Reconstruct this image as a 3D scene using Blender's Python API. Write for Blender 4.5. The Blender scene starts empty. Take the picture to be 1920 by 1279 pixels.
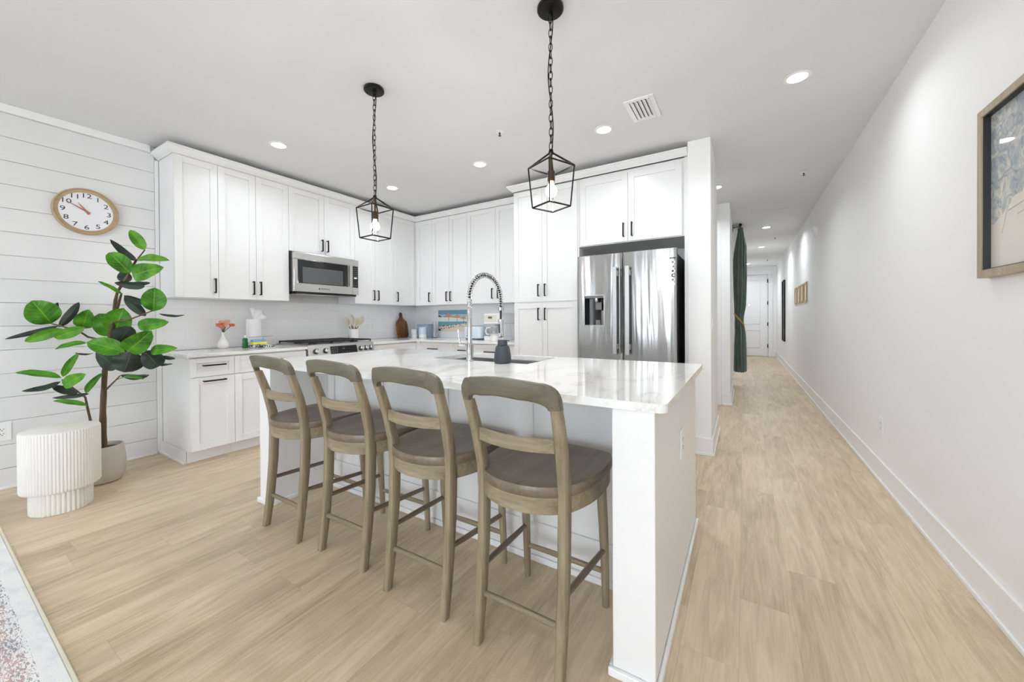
import bpy, bmesh, math, random
from mathutils import Vector, Matrix
random.seed(7)
scn = bpy.context.scene
COL = scn.collection
PI = math.pi

# ------------------------------------------------------------------ camera, world, exposure
CEIL = 2.772
XL, XR = -4.53, 0.862          # left (shiplap) wall and right (hall) wall
YB, YE, YREAR = 4.40, 14.05, -4.6
F_PX, YAW, PITCH, ROLL, CY_PX, CAM_H = 707.7, 0.55004, -0.00633, -0.00599, 602.94, 1.2
def make_camera():
    cam = bpy.data.cameras.new('camera'); o = bpy.data.objects.new('camera', cam); COL.objects.link(o)
    cy, sy = math.cos(YAW), math.sin(YAW)
    f = Vector((-sy, cy, 0)); r = Vector((cy, sy, 0)); u = Vector((0, 0, 1))
    f2 = f*math.cos(PITCH) + u*math.sin(PITCH); u2 = u*math.cos(PITCH) - f*math.sin(PITCH)
    r3 = r*math.cos(ROLL) + u2*math.sin(ROLL); u3 = u2*math.cos(ROLL) - r*math.sin(ROLL)
    m = Matrix((r3, u3, -f2)).transposed().to_4x4(); m.translation = Vector((0, 0, CAM_H))
    o.matrix_world = m
    cam.sensor_width = 36.0; cam.sensor_fit = 'HORIZONTAL'
    cam.lens = 36.0*F_PX/1920.0
    cam.shift_y = -(639.5 - CY_PX)/1920.0
    cam.clip_start = 0.05; cam.clip_end = 100
    scn.camera = o
make_camera()
SKY, EXPO, DOWN, PEND = 11.4, 0.04, 4.9, 10.5
w = bpy.data.worlds.new('sky'); scn.world = w; w.use_nodes = True
w.node_tree.nodes['Background'].inputs[0].default_value = (0.81, 0.905, 1.0, 1)
w.node_tree.nodes['Background'].inputs[1].default_value = SKY
vs = scn.view_settings
vs.view_transform = 'Standard'; vs.look = 'None'; vs.gamma = 1.0; vs.exposure = EXPO; vs.use_curve_mapping = False
scn.cycles.max_bounces = 12; scn.cycles.diffuse_bounces = 8; scn.cycles.glossy_bounces = 5
scn.cycles.use_denoising = True

# daylight enters by the big windows of the living room, behind the camera
def portal(name, x0, x1, z0, z1, y):
    l = bpy.data.lights.new(name, 'AREA'); l.shape = 'RECTANGLE'; l.size = x1-x0; l.size_y = z1-z0
    l.cycles.is_portal = True
    o = bpy.data.objects.new(name, l); COL.objects.link(o)
    o.location = ((x0+x1)/2, y, (z0+z1)/2); o.rotation_euler = (-PI/2, 0, 0)   # looks towards +Y
    o.rotation_euler = (PI/2, 0, PI)
WIN = [(-4.30, -4.18, 0.05, 2.55), (-2.62, -2.28, 0.05, 2.55), (-1.05, 0.78, 0.02, 2.60)]
for a in WIN: portal('daylight', *a, YREAR-0.02)

# ------------------------------------------------------------------ materials
def mat(name, col, rough=0.5, metal=0.0, spec=0.5, **kw):
    m = bpy.data.materials.new(name); m.use_nodes = True
    b = m.node_tree.nodes['Principled BSDF']
    b.inputs['Base Color'].default_value = (*col, 1); b.inputs['Roughness'].default_value = rough
    b.inputs['Metallic'].default_value = metal; b.inputs['Specular IOR Level'].default_value = spec
    for k, v in kw.items(): b.inputs[k.replace('_', ' ')].default_value = v
    return m
class NT:
    def __init__(s, m): s.t = m.node_tree; s.b = s.t.nodes['Principled BSDF']
    def n(s, typ, ins=None, **props):
        nd = s.t.nodes.new(typ)
        for k, v in props.items(): setattr(nd, k, v)
        for k, v in (ins or {}).items():
            if isinstance(v, bpy.types.NodeSocket): s.t.links.new(v, nd.inputs[k])
            else: nd.inputs[k].default_value = v
        return nd
    def math(s, op, a, b=0.0, c=None):
        d = {0: a, 1: b}
        if c is not None: d[2] = c
        return s.n('ShaderNodeMath', d, operation=op).outputs[0]
    def mix(s, f, a, b, blend='MIX'):
        nd = s.n('ShaderNodeMix', data_type='RGBA', blend_type=blend)
        for k, v in ((0, f), (6, a), (7, b)):
            if isinstance(v, bpy.types.NodeSocket): s.t.links.new(v, nd.inputs[k])
            else: nd.inputs[k].default_value = v
        return nd.outputs[2]
    def ramp(s, fac, stops):
        nd = s.n('ShaderNodeValToRGB', {0: fac}); e = nd.color_ramp.elements
        while len(e) < len(stops): e.new(0.5)
        for i, (p, c) in enumerate(stops): e[i].position = p; e[i].color = (*c, 1) if len(c) == 3 else c
        return nd.outputs[0]
    def obj(s): return s.n('ShaderNodeTexCoord').outputs['Object']
    def mapv(s, vec, scale, loc=(0, 0, 0)): return s.n('ShaderNodeMapping', {0: vec, 1: loc, 3: scale}).outputs[0]
    def noise(s, vec, scale, detail=3, rough=0.5, dist=0.0):
        return s.n('ShaderNodeTexNoise', {'Vector': vec, 'Scale': scale, 'Detail': detail, 'Roughness': rough, 'Distortion': dist}).outputs[0]
    def col(s, c): s.t.links.new(c, s.b.inputs['Base Color'])
    def bump(s, h, strength=0.2, dist=0.01):
        nd = s.n('ShaderNodeBump', {'Height': h, 'Strength': strength, 'Distance': dist}); s.t.links.new(nd.outputs[0], s.b.inputs['Normal'])

M = {}
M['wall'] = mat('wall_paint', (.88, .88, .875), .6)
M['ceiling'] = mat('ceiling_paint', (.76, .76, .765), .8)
for k in ('wall', 'ceiling'):
    t = NT(M[k]); t.bump(t.noise(t.obj(), 90, 2), .06, .004)
M['trim'] = mat('trim_paint', (.86, .86, .86), .35)
M['shiplap'] = mat('shiplap_paint', (.76, .76, .76), .3)
M['cabinet'] = mat('cabinet_paint', (.83, .83, .83), .28)
M['black'] = mat('black_metal', (.012, .011, .01), .35, .6)
M['blackgloss'] = mat('black_glass', (.008, .008, .009), .06)
M['iron'] = mat('cast_iron', (.015, .015, .016), .45)
M['darkplastic'] = mat('dark_plastic', (.02, .02, .022), .4)
M['chrome'] = mat('chrome', (.62, .62, .64), .07, 1.0)
M['rubber'] = mat('rubber_hose', (.01, .01, .01), .5)
M['white'] = mat('white_plastic', (.85, .85, .85), .3)
M['whiteceramic'] = mat('white_ceramic', (.83, .81, .77), .2)
M['paper'] = mat('paper', (.88, .88, .88), .9)
M['plate'] = mat('wall_plate', (.86, .86, .86), .3)
M['slot'] = mat('outlet_slot', (.02, .02, .02), .6)
M['lens'] = mat('lamp_lens', (.9, .9, .9), .5)
M['lens'].node_tree.nodes['Principled BSDF'].inputs['Emission Color'].default_value = (1, .98, .95, 1)
M['lens'].node_tree.nodes['Principled BSDF'].inputs['Emission Strength'].default_value = 25
M['bulb'] = mat('bulb_glow', (1, 1, 1), .3)
M['bulb'].node_tree.nodes['Principled BSDF'].inputs['Emission Color'].default_value = (1, .93, .82, 1)
M['bulb'].node_tree.nodes['Principled BSDF'].inputs['Emission Strength'].default_value = 45
M['brass'] = mat('socket_bronze', (.10, .065, .035), .35, .8)

def stainless(name, axis, rough=.2, base=(.56, .565, .57)):
    m = mat(name, base, rough, 1.0); t = NT(m)
    sc = {'z': (160, 160, 1.2), 'x': (1.2, 160, 160), 'y': (160, 1.2, 160)}[axis]
    nz = t.noise(t.mapv(t.obj(), sc), 1.0, 3)
    t.t.links.new(t.n('ShaderNodeMapRange', {0: nz, 1: .3, 2: .7, 3: rough*.85, 4: rough*1.2}).outputs[0], t.b.inputs['Roughness'])
    t.bump(nz, .03, .001)
    return m
M['steelv'] = stainless('fridge_steel', 'z', .16, (.47, .475, .48))
M['steelv'].node_tree.nodes['Principled BSDF'].inputs['Anisotropic'].default_value = .8
M['steelv'].node_tree.nodes['Principled BSDF'].inputs['Anisotropic Rotation'].default_value = .25
t = NT(M['steelv'])   # sheet metal is never quite flat: slow vertical waves
wv = t.noise(t.mapv(t.obj(), (7.0, 7.0, .55)), 1.0, 2, .5, .4)
b2 = t.n('ShaderNodeBump', {'Height': wv, 'Strength': .22, 'Distance': .03})
oldb = [x for x in t.t.nodes if x.type == 'BUMP' and x != b2][0]
t.t.links.new(b2.outputs[0], oldb.inputs['Normal'])
M['steelh'] = stainless('brushed_steel', 'y', .22, (.60, .59, .57))
M['sinksteel'] = stainless('sink_steel', 'x', .28, (.42, .42, .42))

# vinyl planks
m = mat('vinyl_plank', (.5, .4, .3), .42); t = NT(m); M['floor'] = m
sx = t.n('ShaderNodeSeparateXYZ', {0: t.obj()}).outputs
Wp, Lp = .185, 1.22
x = t.math('DIVIDE', sx[0], Wp); row = t.math('FLOOR', x); fx = t.math('FRACT', x)
off = t.n('ShaderNodeTexWhiteNoise', {'W': row}, noise_dimensions='1D').outputs[0]
y = t.math('ADD', t.math('DIVIDE', sx[1], Lp), off); pid = t.math('FLOOR', y); fy = t.math('FRACT', y)
wn = t.n('ShaderNodeTexWhiteNoise', {'Vector': t.n('ShaderNodeCombineXYZ', {0: row, 1: pid}).outputs[0]}, noise_dimensions='2D')
tone = wn.outputs[0]
vg = t.n('ShaderNodeCombineXYZ', {0: t.math('MULTIPLY', sx[0], 24.0), 1: t.math('MULTIPLY', sx[1], 2.6), 2: t.math('MULTIPLY', tone, 40.0)}).outputs[0]
g1 = t.noise(vg, 1.0, 6, .62, 1.2)
vg2 = t.n('ShaderNodeCombineXYZ', {0: t.math('MULTIPLY', sx[0], 5.0), 1: t.math('MULTIPLY', sx[1], 1.1), 2: t.math('MULTIPLY', tone, 17.0)}).outputs[0]
g2 = t.noise(vg2, 1.0, 3, .5, 1.5)
vg3 = t.n('ShaderNodeCombineXYZ', {0: t.math('MULTIPLY', sx[0], 150.0), 1: t.math('MULTIPLY', sx[1], 5.0), 2: t.math('MULTIPLY', tone, 9.0)}).outputs[0]
g3 = t.noise(vg3, 1.0, 3, .6)
gr = t.math('ADD', t.math('ADD', t.math('MULTIPLY', g1, .48), t.math('MULTIPLY', g2, .34)), t.math('MULTIPLY', g3, .18))
gr = t.math('ADD', gr, t.math('MULTIPLY', t.math('SUBTRACT', tone, .5), .10))
cw = t.ramp(gr, [(.30, (.37, .28, .182)), (.44, (.54, .422, .292)), (.56, (.66, .53, .376)), (.72, (.77, .64, .475))])
ex = t.math('MULTIPLY', t.math('MINIMUM', fx, t.math('SUBTRACT', 1.0, fx)), Wp)
ey = t.math('MULTIPLY', t.math('MINIMUM', fy, t.math('SUBTRACT', 1.0, fy)), Lp)
seam = t.math('LESS_THAN', t.math('MINIMUM', ex, ey), .0009)
cw = t.mix(t.math('MULTIPLY', seam, .28), cw, (.20, .15, .10, 1))
t.col(cw); t.bump(t.math('SUBTRACT', gr, t.math('MULTIPLY', seam, .5)), .06, .003)

def wood(name, c0, c1, c2, axis='z', rough=.45, fine=55):
    m = mat(name, c1, rough); t = NT(m)
    sc = {'z': (fine, fine, 3), 'x': (3, fine, fine), 'y': (fine, 3, fine)}[axis]
    a = t.noise(t.mapv(t.obj(), sc), 1.0, 5, .6, .6)
    sc2 = tuple(v/5 for v in sc); b = t.noise(t.mapv(t.obj(), sc2), 1.0, 3, .5, .8)
    g = t.math('ADD', t.math('MULTIPLY', a, .55), t.math('MULTIPLY', b, .45))
    t.col(t.ramp(g, [(.32, c0), (.5, c1), (.68, c2)])); t.bump(a, .08, .002)
    return m
M['oakz'] = wood('grey_oak_upright', (.165, .128, .080), (.272, .217, .143), (.37, .30, .205), 'z')
M['oakx'] = wood('grey_oak_across', (.165, .128, .080), (.272, .217, .143), (.37, .30, .205), 'x')
M['oakrail'] = wood('grey_oak_rail', (.100, .090, .060), (.140, .127, .089), (.185, .167, .120), 'x')
M['oaky'] = wood('grey_oak_seat', (.120, .089, .060), (.172, .132, .092), (.23, .182, .132), 'y', .35)
M['frameoak'] = wood('frame_oak', (.33, .26, .18), (.42, .34, .25), (.50, .42, .32), 'z', .5)
M['clockwood'] = wood('clock_wood', (.36, .25, .14), (.45, .32, .19), (.53, .39, .25), 'y', .45)
M['acacia'] = wood('acacia', (.05, .015, .005), (.15, .050, .014), (.30, .125, .04), 'z', .22, 30)
M['copper'] = wood('utensil_wood', (.16, .06, .025), (.27, .12, .05), (.36, .18, .08), 'z', .4)
M['goldwood'] = wood('gilt_wood', (.32, .20, .08), (.45, .30, .13), (.55, .38, .19), 'z', .4)

# quartz
m = mat('quartz', (.84, .84, .83), .08); t = NT(m); M['quartz'] = m
o_ = t.obj()
d_ = t.noise(t.mapv(o_, (1.6, .9, 1.6)), 1.3, 5, .6, 1.4)
v_ = t.ramp(t.math('ABSOLUTE', t.math('SUBTRACT', d_, .5)), [(0, (.66, .64, .61)), (.012, (.76, .75, .73)), (.05, (.85, .85, .84))])
c_ = t.mix(t.ramp(t.noise(o_, 1.1, 2), [(.42, (0, 0, 0)), (.62, (1, 1, 1))]), (.85, .85, .84, 1), v_)
t.col(c_)

# glossy tile backsplash
m = mat('glossy_tile', (.88, .88, .89), .1); t = NT(m); M['tile'] = m
def tile_nodes(t, ax):
    s_ = t.n('ShaderNodeSeparateXYZ', {0: t.n('ShaderNodeNewGeometry').outputs['Position']}).outputs
    br = t.n('ShaderNodeTexBrick', {'Vector': t.n('ShaderNodeCombineXYZ', {0: s_[ax], 1: s_[2]}).outputs[0], 'Color1': (.89, .89, .90, 1), 'Color2': (.87, .87, .88, 1),
             'Mortar': (.78, .78, .79, 1), 'Scale': 1.0, 'Mortar Size': .0016, 'Mortar Smooth': .3, 'Brick Width': .41, 'Row Height': .1015}, offset=.5)
    t.col(br.outputs[0]); t.bump(t.math('SUBTRACT', 1.0, br.outputs[1]), .35, .002)
tile_nodes(t, 1)
m = mat('glossy_tile_back', (.82, .82, .83), .1); M['tileb'] = m; tile_nodes(NT(m), 0)

# leaf, bark, soil, pot
m = mat('fig_leaf', (.05, .25, .02), .42, 0, .3); t = NT(m); M['leaf'] = m
uv = t.n('ShaderNodeUVMap').outputs[0]; su = t.n('ShaderNodeSeparateXYZ', {0: uv}).outputs
av = t.math('ABSOLUTE', t.math('SUBTRACT', su[1], .5))
rib = t.math('LESS_THAN', av, .022)
vein = t.math('GREATER_THAN', t.math('SINE', t.math('MULTIPLY', t.math('SUBTRACT', su[0], t.math('MULTIPLY', av, .5)), 44.0)), .95)
nz = t.noise(t.obj(), 9, 3)
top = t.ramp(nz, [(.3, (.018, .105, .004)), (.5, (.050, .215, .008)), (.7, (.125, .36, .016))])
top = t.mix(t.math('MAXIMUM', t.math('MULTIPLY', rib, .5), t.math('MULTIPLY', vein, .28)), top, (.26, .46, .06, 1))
und_shade = t.ramp(nz, [(.3, (.008, .015, .009)), (.7, (.030, .048, .030))])  # underside painted dark, standing in for shade on the flipped leaves
und_shade = t.mix(t.math('MULTIPLY', rib, .4), und_shade, (.10, .14, .08, 1))
t.col(t.mix(t.n('ShaderNodeNewGeometry').outputs['Backfacing'], top, und_shade))
M['bark'] = wood('bark', (.045, .028, .014), (.10, .065, .034), (.19, .13, .075), 'z', .8, 40)
M['twig'] = mat('green_twig', (.05, .055, .02), .6)
m = mat('soil', (.03, .02, .012), .95); t = NT(m); t.col(t.ramp(t.noise(t.obj(), 90, 3), [(.35, (.008, .006, .004)), (.6, (.06, .04, .022)), (.75, (.22, .14, .07))])); M['soil'] = m
M['pot'] = mat('beige_pot', (.56, .51, .45), .55)
M['plaster'] = mat('cream_plaster', (.80, .775, .73), .6); t = NT(M['plaster']); t.bump(t.noise(t.obj(), 60, 3), .1, .003)

# rug
m = mat('rug_pile', (.7, .7, .7), .95); t = NT(m); M['rug'] = m
o_ = t.obj(); s_ = t.n('ShaderNodeSeparateXYZ', {0: o_}).outputs
nz1 = t.noise(t.mapv(o_, (5, 9, 1)), 1, 5, .6)
base = t.ramp(nz1, [(.3, (.62, .64, .67)), (.5, (.78, .78, .78)), (.7, (.84, .83, .80))])
vv = t.math('SUBTRACT', 1.19, s_[1])                        # distance from the long edge
st1 = t.noise(t.mapv(o_, (42, 150, 1)), 1, 3, .6, 1.2)
rowm = t.math('ADD', t.math('MULTIPLY', t.math('SINE', t.math('MULTIPLY', vv, 46.0)), .055), .530)
rowm = t.math('ADD', rowm, t.math('MULTIPLY', t.math('LESS_THAN', vv, .05), .4))
mask = t.math('GREATER_THAN', st1, rowm)
hue = t.ramp(t.math('ADD', t.math('MULTIPLY', t.math('FRACT', t.math('ADD', t.math('MULTIPLY', vv, 2.9), .10)), .62), t.math('MULTIPLY', nz1, .4)), [(.2, (.30, .33, .38)), (.36, (.16, .17, .20)), (.48, (.58, .30, .25)), (.6, (.20, .26, .36)), (.8, (.52, .44, .30))])
t.col(t.mix(t.math('MULTIPLY', mask, .8), base, hue)); t.bump(t.noise(o_, 260, 2), .5, .004)
M['rugedge'] = mat('rug_binding', (.70, .66, .54), .9)

# cloth of the curtain, towel, sponge ...
m = mat('green_velvet', (.055, .085, .07), .85); t = NT(m); t.b.inputs['Sheen Weight'].default_value = .35
t.col(t.ramp(t.noise(t.mapv(t.obj(), (30, 30, 6)), 1, 4), [(.3, (.062, .092, .075)), (.7, (.125, .172, .142))])); M['curtain'] = m
M['rope'] = mat('gold_rope', (.52, .38, .12), .45, .4)
M['blue'] = mat('pale_blue_enamel', (.72, .79, .87), .2)
M['bluegrey'] = mat('grey_glaze', (.62, .66, .70), .35)
M['canblue'] = mat('blue_glaze', (.52, .65, .77), .3)
M['canblue2'] = mat('slate_blue_tin', (.36, .47, .62), .35)
M['slate'] = mat('slate_grey_silicone', (.045, .055, .068), .55)
M['greensoap'] = mat('green_soap', (.0, .16, .035), .1, Transmission_Weight=.25)
M['spongeblue'] = mat('sponge_blue', (.22, .42, .62), .9)
M['spongeyellow'] = mat('sponge_yellow', (.85, .76, .08), .9)
m = mat('patterned_cloth', (.8, .8, .8), .9); t = NT(m); t.col(t.ramp(t.noise(t.obj(), 38, 2, .5, 1.5), [(.46, (.82, .82, .82)), (.52, (.06, .06, .08))])); M['towel'] = m
M['cream'] = mat('cream_silicone', (.66, .60, .47), .5)
M['beige'] = mat('beige_panel', (.74, .69, .61), .5)
M['lcd'] = mat('lcd_green', (.10, .13, .08), .3)
M['glass'] = mat('clear_glass', (.95, .96, .97), .02, 0, .5, Transmission_Weight=1.0, IOR=1.45)
M['mirror'] = mat('mirror_glass', (.9, .9, .9), .02, 1.0)
M['petalc'] = mat('coral_petal', (.75, .17, .12), .6)
M['petalp'] = mat('peach_petal', (.82, .42, .26), .6)
M['stem'] = mat('flower_stem', (.10, .13, .03), .6)
M['clockface'] = mat('clock_face', (.80, .80, .83), .5)
M['ink'] = mat('black_ink', (.015, .015, .02), .6)
M['hand'] = mat('copper_hand', (.45, .22, .12), .35, .5)
M['inkwhite'] = mat('white_ink', (.85, .85, .85), .5)
M['dispglow'] = mat('white_display', (.8, .8, .8), .5); q = M['dispglow'].node_tree.nodes['Principled BSDF']
q.inputs['Emission Color'].default_value = (.9, .95, 1, 1); q.inputs['Emission Strength'].default_value = 1.5
M['grey'] = mat('grey_plastic', (.20, .20, .21), .35)
M['ovenwin'] = mat('oven_window', (.10, .10, .105), .12)

# art print: pale palms and a boat, abstract
m = mat('art_print', (.7, .65, .58), .7); t = NT(m); M['art'] = m
g = t.n('ShaderNodeNewGeometry').outputs['Position']; s_ = t.n('ShaderNodeSeparateXYZ', {0: g}).outputs
fo = t.noise(t.mapv(g, (1, 14, 14)), 1, 6, .65, 2.5)
fol = t.ramp(fo, [(.36, (.26, .31, .35)), (.5, (.42, .45, .46)), (.62, (.66, .62, .55))])
edge = t.math('ADD', s_[2], t.math('MULTIPLY', s_[1], .55)); edge = t.math('ADD', edge, t.math('MULTIPLY', t.noise(g, 14, 4), .12))
mk = t.ramp(edge, [(.0, (0, 0, 0)), (1, (1, 1, 1))]); mk = t.math('GREATER_THAN', edge, 2.89)
t.col(t.mix(mk, (.70, .655, .58, 1), fol))
t.b.inputs['Coat Weight'].default_value = 1.0; t.b.inputs['Coat Roughness'].default_value = .02; t.b.inputs['Coat IOR'].default_value = 1.3
M['artline'] = mat('art_line', (.55, .51, .46), .8)
# beach print colours
for k, c in dict(b_sky=(.16, .33, .46), b_sky2=(.42, .58, .66), b_haze=(.76, .82, .78), b_sea=(.17, .38, .46), b_sand=(.78, .69, .58), b_straw=(.66, .30, .20), b_dark=(.03, .03, .035), b_pink=(.70, .42, .36)).items():
    M[k] = mat('print_'+k[2:], c, .5)

# ------------------------------------------------------------------ mesh helpers
class MB:
    def __init__(s): s.v = []; s.f = []; s.mi = []; s.uv = None
    def add(s, vs, fs, mi=0):
        o = len(s.v); s.v += [tuple(p) for p in vs]
        for f in fs: s.f.append(tuple(i+o for i in f)); s.mi.append(mi)
        return s
    def box(s, x0, x1, y0, y1, z0, z1, mi=0):
        if x0 > x1: x0, x1 = x1, x0
        if y0 > y1: y0, y1 = y1, y0
        if z0 > z1: z0, z1 = z1, z0
        v = [(x, y, z) for z in (z0, z1) for y in (y0, y1) for x in (x0, x1)]
        return s.add(v, [(0, 2, 3, 1), (4, 5, 7, 6), (0, 1, 5, 4), (2, 6, 7, 3), (0, 4, 6, 2), (1, 3, 7, 5)], mi)
    def prism(s, poly, z0, z1, mi=0):              # poly counter-clockwise in xy
        n = len(poly)
        v = [(p[0], p[1], z0) for p in poly] + [(p[0], p[1], z1) for p in poly]
        f = [tuple(range(n-1, -1, -1)), tuple(range(n, 2*n))] + [(i, (i+1) % n, n+(i+1) % n, n+i) for i in range(n)]
        return s.add(v, f, mi)
    def loft(s, rings, caps=True, mi=0, closed=True):
        n = len(rings[0]); v = [p for r in rings for p in r]; f = []
        for k in range(len(rings)-1):
            for i in range(n if closed else n-1):
                j = (i+1) % n
                f.append((k*n+i, k*n+j, (k+1)*n+j, (k+1)*n+i))
        if caps:
            f.append(tuple(range(n-1, -1, -1))); f.append(tuple((len(rings)-1)*n+i for i in range(n)))
        return s.add(v, f, mi)
    def lathe(s, prof, c=(0, 0, 0), seg=32, mi=0, caps=True, axis='z'):
        rings = []
        for r, z in prof:
            ring = []
            for i in range(seg):
                a = 2*PI*i/seg; p = (r*math.cos(a), r*math.sin(a), z)
                if axis == 'x': p = (z, r*math.cos(a), r*math.sin(a))
                elif axis == 'y': p = (r*math.sin(a), z, r*math.cos(a))
                ring.append((p[0]+c[0], p[1]+c[1], p[2]+c[2]))
            rings.append(ring)
        return s.loft(rings, caps, mi)
    def tube(s, pts, rad, seg=10, mi=0, caps=True, flat=None, closed=False):
        pts = [Vector(p) for p in pts]; n = len(pts)
        rad = rad if isinstance(rad, (list, tuple)) else [rad]*n
        tang = []
        for i in range(n):
            if closed: d = pts[(i+1) % n]-pts[i-1]
            else: d = pts[min(i+1, n-1)]-pts[max(i-1, 0)]
            tang.append(d.normalized())
        up = Vector((0, 0, 1)) if abs(tang[0].z) < .9 else Vector((1, 0, 0))
        nrm = (up - tang[0]*up.dot(tang[0])).normalized(); rings = []
        for i in range(n):
            nrm = (nrm - tang[i]*nrm.dot(tang[i])).normalized(); b = tang[i].cross(nrm)
            fl = flat if flat else 1.0
            rings.append([pts[i] + nrm*math.cos(2*PI*k/seg)*rad[i] + b*math.sin(2*PI*k/seg)*rad[i]*fl for k in range(seg)])
        if closed: rings.append(rings[0]); caps = False
        return s.loft(rings, caps, mi)
    def sphere(s, c, r, seg=16, ringn=10, mi=0, sc=(1, 1, 1)):
        rings = []
        for k in range(1, ringn):
            th = PI*k/ringn
            rings.append([(c[0]+r*sc[0]*math.sin(th)*math.cos(2*PI*i/seg), c[1]+r*sc[1]*math.sin(th)*math.sin(2*PI*i/seg), c[2]-r*sc[2]*math.cos(th)) for i in range(seg)])
        return s.loft(rings, True, mi)
    def quad(s, a, b, c, d, mi=0): return s.add([a, b, c, d], [(0, 1, 2, 3)], mi)

def mesh_of(mb, name, mats, shift=(0, 0, 0), smooth=None):
    me = bpy.data.meshes.new(name)
    me.from_pydata([(v[0]-shift[0], v[1]-shift[1], v[2]-shift[2]) for v in mb.v], [], mb.f)
    for m_ in (mats if isinstance(mats, (list, tuple)) else [mats]): me.materials.append(m_)
    for p, i in zip(me.polygons, mb.mi): p.material_index = i
    me.update()
    if smooth is not None:
        me.shade_smooth(); me.set_sharp_from_angle(angle=math.radians(smooth))
    return me
def wloc(o):
    p = Vector(o.location)
    while o.parent: o = o.parent; p += Vector(o.location)
    return p
def obj(name, mb, mats, parent=None, bevel=0, smooth=None, label=None, cat=None, group=None, kind=None, seg=2):
    """one mesh object; geometry is given in world coordinates"""
    if parent: sh = wloc(parent)
    else:
        xs = [v[0] for v in mb.v]; ys = [v[1] for v in mb.v]; zs = [v[2] for v in mb.v]
        sh = Vector(((min(xs)+max(xs))/2, (min(ys)+max(ys))/2, min(zs)))
    o = bpy.data.objects.new(name, mesh_of(mb, name, mats, sh, smooth)); COL.objects.link(o)
    if parent: o.parent = parent
    else: o.location = sh
    if bevel:
        b = o.modifiers.new('bevel', 'BEVEL'); b.width = bevel; b.segments = seg; b.limit_method = 'ANGLE'; b.angle_limit = math.radians(35)
        b.harden_normals = False
    if label: o['label'] = label
    if cat: o['category'] = cat
    if group: o['group'] = group
    if kind: o['kind'] = kind
    return o
def thing(name, label, cat, loc, group=None):
    o = bpy.data.objects.new(name, None); COL.objects.link(o); o.location = loc; o.empty_display_size = .1
    o['label'] = label; o['category'] = cat
    if group: o['group'] = group
    return o
def struct(name, mb, mats, parent=None, **kw):
    return obj(name, mb, mats, parent, kind='structure', **kw)
def text_mesh(txt, size, name, mats, xf, parent, extrude=.0006, sx=1.0, align='CENTER'):
    """flat lettering; xf(u, v, w) -> world point"""
    cu = bpy.data.curves.new('t', 'FONT'); cu.body = txt; cu.size = size; cu.align_x = align; cu.align_y = 'CENTER'; cu.resolution_u = 3
    cu.extrude = extrude
    o = bpy.data.objects.new('t', cu); COL.objects.link(o)
    dg = bpy.context.evaluated_depsgraph_get(); dg.update()
    me = bpy.data.meshes.new_from_object(o.evaluated_get(dg))
    mb = MB(); mb.add([xf(v.co.x*sx, v.co.y, v.co.z) for v in me.vertices], [tuple(p.vertices) for p in me.polygons])
    bpy.data.objects.remove(o); bpy.data.meshes.remove(me); bpy.data.curves.remove(cu)
    return mb if name is None else obj(name, mb, mats, parent)
def dup(root, loc, label=None, group=None, rotz=None):
    r = root.copy(); COL.objects.link(r); r.location = loc
    if rotz is not None: r.rotation_euler = (0, 0, rotz)
    if label: r['label'] = label
    if group: r['group'] = group
    for ch in list(root.children):
        c = ch.copy(); COL.objects.link(c); c.parent = r
        for g_ in list(ch.children):
            d = g_.copy(); COL.objects.link(d); d.parent = c
    return r
def rrect(x0, x1, y0, y1, r, seg=6, corners='1234'):
    """counter-clockwise rounded rectangle; r per corner (x1y0, x1y1, x0y1, x0y0)"""
    rs = r if isinstance(r, (list, tuple)) else [r]*4
    out = []
    for (cx, cy, sx_, sy_, a0, rr) in ((x1, y0, -1, 1, -PI/2, rs[0]), (x1, y1, -1, -1, 0, rs[1]), (x0, y1, 1, -1, PI/2, rs[2]), (x0, y0, 1, 1, PI, rs[3])):
        if rr <= 0: out.append((cx, cy)); continue
        for i in range(seg+1):
            a = a0 + PI/2*i/seg; out.append((cx+sx_*rr+rr*math.cos(a), cy+sy_*rr+rr*math.sin(a)))
    return out

# face-oriented box: a = along the face, d = outwards from plane F
def fbox(mb, face, F, a0, a1, z0, z1, d0, d1, mi=0):
    if face == 'E': mb.box(F+d0, F+d1, a0, a1, z0, z1, mi)
    elif face == 'W': mb.box(F-d1, F-d0, a0, a1, z0, z1, mi)
    elif face == 'S': mb.box(a0, a1, F-d1, F-d0, z0, z1, mi)
    else: mb.box(a0, a1, F+d0, F+d1, z0, z1, mi)
    return mb
def fpt(face, F, a, z, d):
    return {'E': (F+d, a, z), 'W': (F-d, a, z), 'S': (a, F-d, z), 'N': (a, F+d, z)}[face]
def shaker(face, F, a0, a1, z0, z1, fw=.058, th=.020, rec=.010):
    mb = MB()
    fbox(mb, face, F, a0, a0+fw, z0, z1, .001, th); fbox(mb, face, F, a1-fw, a1, z0, z1, .001, th)
    fbox(mb, face, F, a0+fw, a1-fw, z0, z0+fw, .001, th); fbox(mb, face, F, a0+fw, a1-fw, z1-fw, z1, .001, th)
    fbox(mb, face, F, a0+fw, a1-fw, z0+fw, z1-fw, .001, rec)
    return mb
def pull(face, F, a, z, length, vertical=True):
    mb = MB(); h = length/2; r = .0055; th = .020
    if vertical:
        fbox(mb, face, F, a-r, a+r, z-h, z+h, th+.024, th+.035)
        for zz in (z-h, z+h-2*r): fbox(mb, face, F, a-r*.8, a+r*.8, zz, zz+2*r, th, th+.026)
    else:
        fbox(mb, face, F, a-h, a+h, z-r, z+r, th+.024, th+.035)
        for aa in (a-h, a+h-2*r): fbox(mb, face, F, aa, aa+2*r, z-r*.8, z+r*.8, th, th+.026)
    return mb
GAP = .0016
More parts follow.
